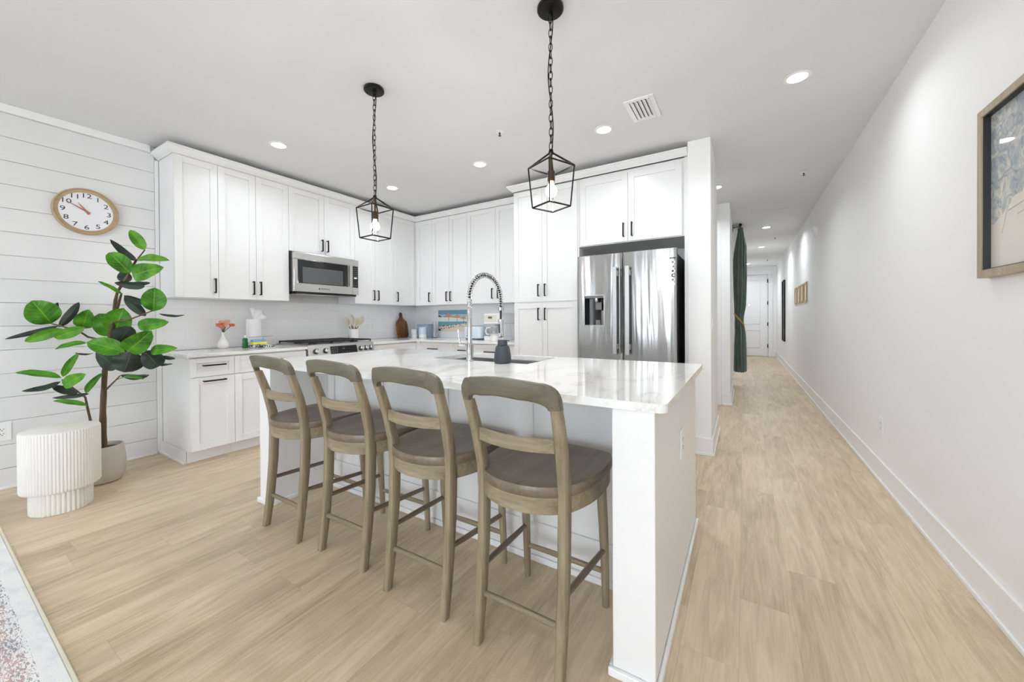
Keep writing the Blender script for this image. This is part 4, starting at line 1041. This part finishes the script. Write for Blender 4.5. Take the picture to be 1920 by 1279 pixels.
# ------------------------------------------------------------------ fluted side table
tx, ty = -3.76, .55
tb = thing('side_table', 'cream fluted drum side table in front of the potted fig', 'side table', (tx, ty, 0))
def fluted(r, z0, z1, n, depth, rt, top=True):
    N = n*8; rings = []
    def ring(rr, z, k):
        return [(tx+(rr-depth*k*(.5-.5*abs(math.sin(n*PI*i/N))*1.0)*2)*math.cos(2*PI*i/N), ty+(rr-depth*k*(.5-.5*abs(math.sin(n*PI*i/N)))*2)*math.sin(2*PI*i/N), z) for i in range(N)]
    for rr, z, k in ((r-rt, z0, 0), (r-rt*.25, z0+rt*.3, .8), (r, z0+rt, 1), (r, z1-rt, 1), (r-rt*.25, z1-rt*.3, .5), (r-rt, z1, 0)): rings.append(ring(rr, z, k))
    return MB().loft(rings)
obj('drum', fluted(.175, .140, .517, 72, .0042, .012), M['plaster'], tb, smooth=60)
obj('base', fluted(.138, 0, .1395, 40, .006, .006), M['plaster'], tb, smooth=60)

# rug
rgx0, rgx1, rgy0, rgy1 = -4.25, -1.0, -2.1, .307
rr = thing('area_rug', 'pale patterned area rug in the bottom corner of the picture', 'rug', ((rgx0+rgx1)/2, (rgy0+rgy1)/2, 0))
obj('pile', MB().prism(rrect(rgx0+.012, rgx1-.012, rgy0+.012, rgy1-.012, .005), .001, .011), M['rug'], rr, bevel=.003)
mb = MB()
for a, b in (((rgx0, rgy0), (rgx1, rgy0+.0118)), ((rgx0, rgy1-.0118), (rgx1, rgy1)), ((rgx0, rgy0+.012), (rgx0+.0118, rgy1-.012)), ((rgx1-.0118, rgy0+.012), (rgx1, rgy1-.012))): mb.box(a[0], b[0], a[1], b[1], .001, .010)
obj('binding', mb, M['rugedge'], rr, bevel=.003)

# ------------------------------------------------------------------ outlets and switches
def outlet(label, face, F, a, z, w_=.075, h_=.12, kind='outlet', cat='outlet'):
    root = thing('power_outlet' if kind == 'outlet' else 'light_switch', label, cat, fpt(face, F, a, z-h_/2, 0), 'white outlet and switch plates')
    obj('wall_plate', fbox(MB(), face, F, a-w_/2, a+w_/2, z-h_/2, z+h_/2, .0005, .006), M['plate'], root, bevel=.002)
    if kind == 'outlet':
        s_ = obj('socket', fbox(MB(), face, F, a-.017, a+.017, z-.034, z+.034, .0062, .008), M['plate'], root, bevel=.001)
        mb = MB()
        for dz in (-.017, .017):
            for da in (-.007, .007): fbox(mb, face, F, a+da-.0015, a+da+.0015, z+dz, z+dz+.008, .008, .0086)
            fbox(mb, face, F, a-.0028, a+.0028, z+dz-.009, z+dz-.004, .008, .0086)
        obj('slots', mb, M['slot'], s_)
    else: obj('rocker', fbox(MB(), face, F, a-.017, a+.017, z-.034, z+.034, .0062, .010), M['plate'], root, bevel=.002)
    return root
outlet('white wall outlet low on the shiplap wall behind the side table', 'E', XL, .388, .413, .085, .13)
outlet('white outlet on the side of the island end panel', 'E', -.24, 1.842, .638, .085, .13)
outlet('white outlet low on the right wall, nearest the camera', 'W', XR, 3.76, .405)
outlet('white outlet low on the right hall wall below the small frames', 'W', XR, 7.19, .415)
outlet('white outlet on the tiles behind the flower vase', 'E', XL-.002, 1.735, 1.125, .115, .12)
outlet('white outlet on the tiles right of the utensil crock', 'E', XL-.002, 3.565, 1.115)
outlet('white light switch on the side of the wall end by the fridge', 'E', -.24, 3.80, 1.155, .075, .12, 'switch', 'light switch')
outlet('pale switch plate on the second wall end, before the green curtain', 'E', -.155, 6.32, 1.05, .075, .12, 'switch', 'light switch')
g_ = MB().box(-2.2665, -2.2615, 4.06, 4.16, 1.11, 1.24); obj('cord_plate', g_, M['grey'], label='grey plate on the pantry side behind the coffee maker', cat='wall plate', bevel=.002)

# ------------------------------------------------------------------ right wall: framed print, small frames, mirror
pf = thing('framed_print', 'large oak-framed pale palm print at the right edge', 'framed print', (XR, 1.80, 1.35))
FY0, FY1, FZ0, FZ1 = 1.42, 2.352, 1.357, 2.040; fw = .030
mb = MB()
for y0, y1, z0, z1 in ((FY0, FY0+fw, FZ0, FZ1), (FY1-fw, FY1, FZ0, FZ1), (FY0+fw, FY1-fw, FZ0, FZ0+fw), (FY0+fw, FY1-fw, FZ1-fw, FZ1)): mb.box(XR-.034, XR-.001, y0, y1, z0, z1)
obj('frame', mb, M['frameoak'], pf, bevel=.0015)
mb = MB()
for y0, y1, z0, z1 in ((FY0+fw, FY0+fw+.006, FZ0+fw, FZ1-fw), (FY1-fw-.006, FY1-fw, FZ0+fw, FZ1-fw), (FY0+fw+.006, FY1-fw-.006, FZ0+fw, FZ0+fw+.004), (FY0+fw+.006, FY1-fw-.006, FZ1-fw-.004, FZ1-fw)): mb.box(XR-.028, XR-.006, y0, y1, z0, z1)
obj('inner_lip', mb, M['darkplastic'], pf)
obj('print', MB().box(XR-.008, XR-.002, FY0+fw, FY1-fw, FZ0+fw, FZ1-fw), M['art'], pf)
mb = MB()
for y0, z0, y1, z1 in ((2.20, 1.60, 2.02, 1.625), (2.14, 1.575, 1.98, 1.60), (2.24, 1.52, 2.20, 1.62)): mb.tube([(XR-.0082, y0, z0), (XR-.0082, y1, z1)], .0018, 4)
obj('boat_lines', mb, M['artline'], pf)
sf = None
for k, yv in enumerate((7.66, 8.10, 8.55, 8.98)):
    lb = ['small gilt picture frame on the hall wall, nearest of the row of four', 'small gilt picture frame on the hall wall, second nearest of four', 'small gilt picture frame on the hall wall, third of four', 'small gilt picture frame on the hall wall, nearest the tall mirror'][k]
    if sf is None:
        sf = thing('picture_frame', lb, 'picture frame', (XR, yv, 1.45), 'small gilt frames in the hall'); hw, h0, h1, f_ = .155, 1.45, 1.765, .03
        mb = MB()
        for y0, y1, z0, z1 in ((yv-hw, yv-hw+f_, h0, h1), (yv+hw-f_, yv+hw, h0, h1), (yv-hw+f_, yv+hw-f_, h0, h0+f_), (yv-hw+f_, yv+hw-f_, h1-f_, h1)): mb.box(XR-.016, XR-.001, y0, y1, z0, z1)
        obj('frame', mb, M['goldwood'], sf, bevel=.002)
        obj('print', MB().box(XR-.006, XR-.002, yv-hw+f_, yv+hw-f_, h0+f_, h1-f_), M['beige'], sf)
    else: dup(sf, (XR, yv, 1.45), lb)
mr = thing('wall_mirror', 'tall thin black-framed mirror on the hall wall near the entry door', 'mirror', (XR, 11.45, .62))
mb = MB(); y0, y1, z0, z1 = 11.18, 11.72, .62, 2.11; f_ = .02
for a, b, c, d in ((y0, y0+f_, z0, z1), (y1-f_, y1, z0, z1), (y0+f_, y1-f_, z0, z0+f_), (y0+f_, y1-f_, z1-f_, z1)): mb.box(XR-.035, XR-.001, a, b, c, d)
obj('frame', mb, M['black'], mr, bevel=.002); obj('glass', MB().box(XR-.018, XR-.004, y0+f_, y1-f_, z0+f_, z1-f_), M['mirror'], mr)

# ------------------------------------------------------------------ hall curtain
cu = thing('curtain', 'dark green velvet curtain tied back at the hall nook', 'curtain', (-.05, 7.56, .29))
sect = [(.285, .088, .20), (.5, .086, .19), (.75, .082, .17), (.95, .074, .15), (1.08, .064, .125), (1.16, .060, .11), (1.24, .064, .12), (1.4, .080, .15), (1.65, .090, .17), (1.95, .094, .18), (2.2, .092, .18), (2.4, .082, .17), (2.58, .052, .16), (2.685, .038, .15), (2.72, .040, .15)]
rings = []
for z, hx, hy in sect:
    ring = []; cx = -.05 + (.010 if z > 2.3 else 0) - (.012 if 1.0 < z < 1.3 else 0); cyy = 7.56
    for i in range(96):
        a = 2*PI*i/96; q = 1 + .10*math.sin(13*a+.8*math.sin(z*2)) + .05*math.sin(5*a+z*1.5)
        ring.append((cx+hx*q*math.cos(a), cyy+hy*q*math.sin(a), z))
    rings.append(ring)
obj('drape', MB().loft(rings), M['curtain'], cu, smooth=60)
mb = MB()
for dz in (0, .022):
    pts = []
    for i in range(40):
        a = 2*PI*i/40; pts.append((-.062+.074*math.cos(a), 7.56+.134*math.sin(a), 1.165+dz - .10*math.cos(a)))
    mb.tube(pts, .007, 8, closed=True)
obj('tieback', mb, M['rope'], cu, smooth=60)
rd_ = thing('curtain_rod', 'black curtain rod with round finial and wall bracket above the curtain', 'curtain rod', (-.04, 8.3, 2.70))
mb = MB().tube([(-.040, 7.36, 2.742), (-.040, 9.28, 2.742)], .011, 12); obj('rod', mb, M['black'], rd_, smooth=50)
obj('finial', MB().sphere((-.040, 7.345, 2.742), .023), M['black'], rd_, smooth=60)
mb = MB().tube([(-.154, 7.40, 2.715), (-.045, 7.40, 2.728)], .006, 8); mb.box(-.1545, -.147, 7.385, 7.415, 2.66, 2.77); obj('bracket', mb, M['black'], rd_)
# header board of the nook carries the rod bracket
struct('trim_5', MB().box(-.215, -.155, 7.321, 9.299, 2.60, CEIL), M['trim'])

# ------------------------------------------------------------------ things on the worktops
# flower vase
vx, vy = -4.40, 1.693
va = thing('flower_vase', 'white bottle vase with coral flowers on the worktop', 'vase', (vx, vy, CT))
obj('vase', MB().lathe([(.030, 0), (.044, .010), (.049, .035), (.046, .060), (.030, .090), (.018, .118), (.013, .150), (.015, .160), (.011, .160), (.010, .150)], (vx, vy, CT+.0005), 28), M['whiteceramic'], va, smooth=50)
heads = [(.0, -.035, .235, 0), (.005, -.012, .262, 1), (.01, .020, .250, 1), (-.005, .078, .232, 0), (.02, -.020, .222, 0), (0, .035, .270, 1), (.01, .005, .228, 1)]
mb = MB()
for hx, hy, hz, c_ in heads: mb.tube([(vx, vy, CT+.155), (vx+hx*.4, vy+hy*.4, CT+.19), (vx+hx, vy+hy, CT+hz)], .003, 5)
obj('stems', mb, M['stem'], va)
rnd = random.Random(5)
for hx, hy, hz, c_ in heads:
    mb = MB()
    for i in range(7):
        a = 2*PI*i/7; mb.sphere((vx+hx+.014*math.cos(a), vy+hy+.014*math.sin(a), CT+hz+.006*math.sin(3*a)), .0135, 8, 6, 0, (1, 1, .9))
    mb.sphere((vx+hx, vy+hy, CT+hz+.006), .012, 8, 6)
    obj('blossom', mb, M['petalp'] if c_ else M['petalc'], va, smooth=60)
# paper towel holder
qx, qy = -4.40, 1.968
pth = thing('paper_towel_holder', 'standing paper towel roll on a wire holder, left of the range', 'paper towel holder', (qx, qy, CT))
mb = MB().lathe([(.078, .0), (.078, .008), (.02, .012)], (qx, qy, CT+.0005), 28); mb.tube([(qx, qy, CT+.01), (qx, qy, CT+.31)], .006, 8); obj('stand', mb, M['chrome'], pth, smooth=40)
mb = MB().lathe([(.020, .055), (.065, .055), (.067, .06), (.067, .285), (.065, .29), (.020, .29)], (qx, qy, CT), 36, caps=False); obj('roll', mb, M['paper'], pth, smooth=40)
mb = MB(); N = 9; g0 = []
for i in range(N+1):
    a = -.25 + (PI*.56)*i/N; g0.append((qx+.02+.012*math.sin(i*1.7), qy-.012+.135*math.sin(a)*1.0, CT+.285+.128*math.cos(a)))
rows = [[(qx+.02, qy-.012+.012*i/N, CT+.287) for i in range(N+1)]]
for q in (.35, .7, 1): rows.append([tuple(Vector(rows[0][i]).lerp(Vector(g0[i]), q)) for i in range(N+1)])
mb.loft(rows, False, closed=False); o = obj('loose_sheet', mb, M['paper'], pth, smooth=60); s = o.modifiers.new('thick', 'SOLIDIFY'); s.thickness = .002
mb = MB().tube([(qx+.085, qy-.085, CT+.105), (qx+.09, qy+.085, CT+.110), (qx+.085, qy+.15, CT+.112)], .003, 6); mb.tube([(qx+.078, qy, CT+.01), (qx+.085, qy+.06, CT+.107)], .003, 6)
obj('tension_arm', mb, M['chrome'], pth)
# green dish soap
gx, gy = -4.27, 1.830
gs = thing('dish_soap_bottle', 'small green dish soap bottle beside the sponges', 'bottle', (gx, gy, CT))
obj('bottle', MB().loft([[(gx+.018*k*math.cos(2*PI*i/20), gy+.026*k2*math.sin(2*PI*i/20), CT+z) for i in range(20)] for k, k2, z in ((.9, .9, .0005), (1, 1, .006), (1, 1, .05), (.9, .82, .065), (1, .95, .085), (.8, .7, .098), (.45, .35, .104))]), M['greensoap'], gs, smooth=50)
obj('cap', MB().lathe([(.009, .104), (.009, .118), (.006, .127)], (gx, gy, CT), 14), M['white'], gs, smooth=40)
# sponges in a pack, folded cloth
sx_, sy_ = -4.235, 1.935
obj('sponge', MB().box(sx_-.035, sx_+.035, sy_-.062, sy_+.068, CT+.034, CT+.058), M['spongeyellow'], bevel=.004, label='yellow sponge under the blue one, on the folded cloth', cat='sponge', group='stacked sponges')
obj('sponge', MB().box(sx_-.034, sx_+.034, sy_-.060, sy_+.060, CT+.0585, CT+.082), M['spongeblue'], bevel=.004, label='blue sponge on top of the yellow one', cat='sponge', group='stacked sponges')
mb = MB(); rows = []
for i in range(15):
    yy = sy_-.068+.195*i/14; h_ = .030 - .012*max(0, (i-9)/5)
    rows.append([(sx_-.055, yy, CT+.001), (sx_+.050+.008*math.sin(i), yy, CT+.001), (sx_+.052+.008*math.sin(i), yy, CT+h_*.6), (sx_+.035, yy, CT+h_+.003*math.sin(i*1.3)-.001), (sx_-.035, yy, CT+h_-.001), (sx_-.055, yy, CT+h_*.7)])
obj('folded_cloth', mb.loft(rows), M['towel'], label='folded black and white patterned cloth under the sponges', cat='cloth', smooth=60)
# utensil crock and what stands in it
ux, uy = -4.38, 3.150
cr = thing('utensil_crock', 'white ceramic crock full of utensils, right of the range', 'crock', (ux, uy, CT))
obj('crock', MB().lathe([(.058, .0005), (.062, .004), (.063, .155), (.061, .158), (.057, .158), (.056, .02), (.0, .018)], (ux, uy, CT), 32), M['whiteceramic'], cr, smooth=40)
ul = [(-.018, -.110, .30, 'ladle', 'cream ladle leaning left out of the crock'), (.018, -.055, .31, 'spatula', 'cream spatula upright at the left of the crock'), (-.032, -.004, .33, 'spoon', 'cream spoon standing tallest in the crock'),
      (.030, .028, .275, 'whisk', 'short cream whisk at the front of the crock'), (-.006, .066, .29, 'turner', 'cream turner just right of centre in the crock'), (.006, .130, .310, 'spoon', 'cream spoon leaning right out of the crock')]
for i, (ox, oy, oz, nm, lb) in enumerate(ul):
    b0 = Vector((ux+ox, uy-oy*.26, CT+.024)); tp = Vector((ux+ox*1.2, uy+oy, CT+oz)); d = (tp-b0)
    root = thing(nm, lb, 'utensil', tuple(b0), 'utensils in the white crock')
    P = [b0+d*q for q in (0, .3, .60)]
    obj('handle', MB().tube(P, .0056, 8), M['copper'], root, smooth=50)
    mb = MB(); mb.tube([b0+d*.625, b0+d*.8], .0045, 8)
    hd = d.normalized(); sdv = hd.cross(Vector((1, 0, 0))).normalized(); nrm = sdv.cross(hd)
    c = b0+d*.86; hl = d.length*.19
    if nm == 'whisk':
        for a in range(4):
            w_ = sdv*math.cos(a*PI/4)+nrm*math.sin(a*PI/4)
            mb.tube([c-hd*hl + (hd*hl*2*q) + w_*.02*math.sin(PI*q) for q in (0, .25, .5, .75, 1)], .0018, 5)
    else:
        wd = .034 if nm != 'turner' else .028; rings = []
        for q in range(9):
            u_ = q/8; ww = wd*math.sin(PI*(u_*.86+.09))**.6
            rings.append([c+hd*hl*(2*u_-1)+sdv*ww*math.cos(2*PI*k/12)+nrm*(.006*math.sin(2*PI*k/12)+(.012*math.sin(PI*u_) if nm in ('ladle', 'spoon') else 0)) for k in range(12)])
        mb.loft(rings)
    obj('head', mb, M['cream'], root, smooth=60)
# cutting board leaning on the left backsplash near the corner
bd_c = Vector((-4.455, 4.055, CT)); pts = []
half = [(0, 0), (.085, 0), (.105, .012), (.114, .04), (.116, .10), (.112, .20), (.098, .245), (.060, .275), (.030, .300), (.024, .325), (.026, .350), (.022, .372), (.010, .383), (0, .385)]
outl = half + [(-a, b) for a, b in half[-2:0:-1]]
lean = .14
def bp(a, h_, th): return (bd_c.x - h_*math.sin(lean) + th*math.cos(lean), bd_c.y + a, bd_c.z + .003 + h_*math.cos(lean) + th*math.sin(lean))
mb = MB().loft([[bp(a, h_, 0) for a, h_ in outl], [bp(a, h_, .018) for a, h_ in outl]])
obj('cutting_board', mb, M['acacia'], label='dark wooden paddle cutting board leaning in the corner', cat='cutting board', bevel=.004, seg=3)
# canisters
def canister(x_, y_, r, h_, m1, lb, cat='canister', split=.33, lid=False):
    root = thing('canister', lb, cat, (x_, y_, CT), 'canisters in the corner')
    obj('body', MB().lathe([(r-.003, h_*split), (r, h_*split+.001), (r, h_-.006), (r-.004, h_), (r*.5, h_+.001)], (x_, y_, CT), 28), m1, root, smooth=40)
    obj('base_band', MB().lathe([(r-.004, .0005), (r, .004), (r, h_*split), (r-.002, h_*split)], (x_, y_, CT), 28), M['whiteceramic'], root, smooth=40)
    return root
canister(-4.255, 4.105, .046, .130, M['bluegrey'], 'small grey canister with a white base beside the cutting board')
canister(-4.125, 4.150, .060, .160, M['canblue'], 'pale blue canister with a white base right of the small grey one')
tn = thing('bread_tin', 'slate-blue tin standing behind the pale blue canister in the corner', 'tin', (-4.255, 4.30, CT))
obj('body', MB().prism(rrect(-4.36, -4.12, 4.24, 4.37, .03, 5), CT+.0005, CT+.19), M['canblue2'], tn, bevel=.008); obj('lid', MB().prism(rrect(-4.364, -4.116, 4.236, 4.374, .03, 5), CT+.1905, CT+.205), M['canblue2'], tn, bevel=.004)
gl_ = thing('glass_carafe', 'clear glass carafe right of the canisters in the corner', 'carafe', (-3.985, 4.25, CT))
obj('body', MB().lathe([(.045, .0005), (.05, .004), (.05, .12), (.03, .18), (.026, .23), (.030, .25), (.028, .25), (.024, .23), (.028, .18), (.047, .12), (.047, .008), (.0, .007)], (-3.985, 4.25, CT), 28), M['glass'], gl_, smooth=50)

# beach print on the back wall
BX0, BX1, BZ0, BZ1, BYv = -4.020, -3.462, 1.022, 1.342, YB-.006
bp_ = thing('beach_print', 'beach photo print with straw umbrellas on the backsplash', 'print', ((BX0+BX1)/2, BYv, BZ0))
obj('panel', MB().box(BX0, BX1, BYv-.014, BYv, BZ0, BZ1), M['b_sand'], bp_, bevel=.001)
W_, H_ = BX1-BX0, BZ1-BZ0
def pr(u, v, d): return (BX0+W_*u, BYv-.0142-d, BZ0+H_*v)
def poly(name, polys, mk, d):
    mb = MB()
    for P in polys: mb.loft([[pr(u, v, 0) for u, v in P], [pr(u, v, d) for u, v in P]])
    return obj(name, mb, M[mk], bp_)
poly('print_sky', [[(0, .80), (1, .80), (1, 1), (0, 1)]], 'b_sky', .0004); poly('print_sky', [[(0, .66), (1, .66), (1, .80), (0, .80)]], 'b_sky2', .0004)
poly('print_haze', [[(0, .46), (1, .46), (1, .66), (0, .66)]], 'b_haze', .0004); poly('print_sea', [[(0, .22), (.35, .27), (1, .38), (1, .46), (0, .46)]], 'b_sea', .0004)
um = []; po = []
for cx_, ty_, hw_, hh_ in ((.37, .86, .19, .19), (.67, .79, .16, .15), (.89, .71, .12, .12)):
    um.append([(cx_-hw_, ty_-hh_), (cx_+hw_, ty_-hh_-.02), (cx_+.03, ty_-.02), (cx_, ty_), (cx_-.03, ty_-.02)]); po.append([(cx_-.006, ty_-hh_-.19), (cx_+.006, ty_-hh_-.19), (cx_+.006, ty_-hh_), (cx_-.006, ty_-hh_)])
poly('print_umbrellas', um, 'b_straw', .0010); poly('print_poles', po, 'b_dark', .0007)
pk_, dk_ = [], []
for i in range(64):
    u_ = rnd.uniform(.01, .97); v_ = .10+.20*u_+rnd.uniform(-.04, .12); a, b = rnd.uniform(.01, .03), rnd.uniform(.008, .02)
    (dk_ if i % 2 else pk_).append([(u_-a, v_-b), (min(.995, u_+a), v_-b*.6), (min(.995, u_+a), v_+b), (u_-a*.5, v_+b)])
pk_ = [[(max(.003, p), q) for p, q in P] for P in pk_]; dk_ = [[(max(.003, p), q) for p, q in P] for P in dk_]
poly('print_crowd', pk_, 'b_pink', .0008); poly('print_crowd', dk_, 'b_dark', .0009)
poly('print_palm', [[(.004, .74), (.06, .76), (.10, .70), (.09, .64), (.06, .70), (.004, .68)], [(.004, .02), (.11, .03), (.07, .10), (.004, .12)]], 'b_dark', .0008)

# toaster
ts = thing('toaster', 'pale blue toaster behind the faucet', 'toaster', (-3.17, 4.20, CT))
def sup(x0, x1, y0, y1, r, z, n=6): return [(p[0], p[1], z) for p in rrect(x0, x1, y0, y1, r, n)]
X0, X1, Y0, Y1 = -3.325, -3.015, 4.115, 4.285
rings = [sup(X0+.012, X1-.012, Y0+.012, Y1-.012, .04, CT+.012), sup(X0, X1, Y0, Y1, .05, CT+.024), sup(X0, X1, Y0, Y1, .05, CT+.150), sup(X0+.006, X1-.006, Y0+.006, Y1-.006, .046, CT+.172), sup(X0+.025, X1-.025, Y0+.025, Y1-.025, .04, CT+.182)]
obj('body', MB().loft(rings), M['blue'], ts, smooth=45)
mb = MB()
for x_ in (X0+.04, X1-.10): mb.box(x_, x_+.06, Y0+.02, Y1-.02, CT+.0005, CT+.0118)
obj('foot', mb, M['darkplastic'], ts)
for y_ in (4.16, 4.22): obj('slot', MB().box(X0+.05, X1-.05, y_, y_+.022, CT+.1822, CT+.1832), M['slot'], ts)
obj('lever', MB().box(X1-.0005, X1+.022, 4.185, 4.215, CT+.09, CT+.105), M['chrome'], ts, bevel=.003)
obj('badge', MB().box(X0+.06, X0+.10, Y0-.0015, Y0-.0003, CT+.045, CT+.053), M['grey'], ts)

# coffee maker
cf = thing('coffee_maker', 'white drip coffee maker with a glass jug beside the pantry', 'coffee maker', (-2.80, 4.16, CT))
def rb(x0, x1, y0, y1, z0, z1, r=.02, bev=.004, m_='white', nm='body', par=None):
    return obj(nm, MB().prism(rrect(x0, x1, y0, y1, r, 5), CT+z0, CT+z1), M[m_], par or cf, bevel=bev, smooth=40)
rb(-2.905, -2.60, 4.02, 4.34, .0005, .055, nm='hotplate_base'); rb(-2.90, -2.60, 4.24, 4.36, .055, .215, nm='water_tank'); hd_ = rb(-2.905, -2.62, 4.02, 4.36, .216, .350, nm='brew_head')
rb(-2.69, -2.60, 4.03, 4.235, .056, .215, r=.02, nm='side_column')
cpn = obj('control_panel', MB().box(-2.890, -2.70, 4.0155, 4.0195, CT+.245, CT+.325), M['beige'], hd_, bevel=.001)
obj('display', MB().box(-2.825, -2.765, 4.013, 4.0152, CT+.283, CT+.310), M['lcd'], cpn)
mb = MB()
for k in range(3): mb.box(-2.745, -2.735, 4.013, 4.0152, CT+.262+.02*k, CT+.27+.02*k)
obj('buttons', mb, M['white'], cpn)
jx, jy = -2.80, 4.125
jg = obj('carafe', MB().lathe([(.05, .057), (.062, .062), (.066, .10), (.060, .14), (.046, .165), (.046, .172), (.043, .172), (.043, .163), (.057, .138), (.063, .10), (.059, .064), (.0, .062)], (jx, jy, CT), 30), M['glass'], cf, smooth=50)
obj('lid', MB().lathe([(.047, .1725), (.047, .184), (.03, .190)], (jx, jy, CT), 24), M['white'], jg, smooth=40)
obj('warming_plate', MB().lathe([(.062, .0552), (.062, .0565)], (jx, jy, CT), 24), M['ink'], cf)
mb = MB().tube([(jx-.046, jy-.02, CT+.165), (jx-.095, jy-.045, CT+.160), (jx-.108, jy-.05, CT+.12), (jx-.098, jy-.046, CT+.080), (jx-.066, jy-.03, CT+.072)], .011, 10); obj('handle', mb, M['white'], jg, smooth=50)
wm = thing('sugar_jar', 'short white lidded jar in front of the coffee maker', 'jar', (-2.655, 3.93, CT))
obj('jar', MB().lathe([(.050, .0005), (.054, .004), (.054, .075), (.05, .078)], (-2.665, 3.93, CT), 28), M['whiteceramic'], wm, smooth=40); obj('lid', MB().lathe([(.055, .0785), (.055, .088), (.03, .093)], (-2.665, 3.93, CT), 28), M['whiteceramic'], wm, smooth=40)
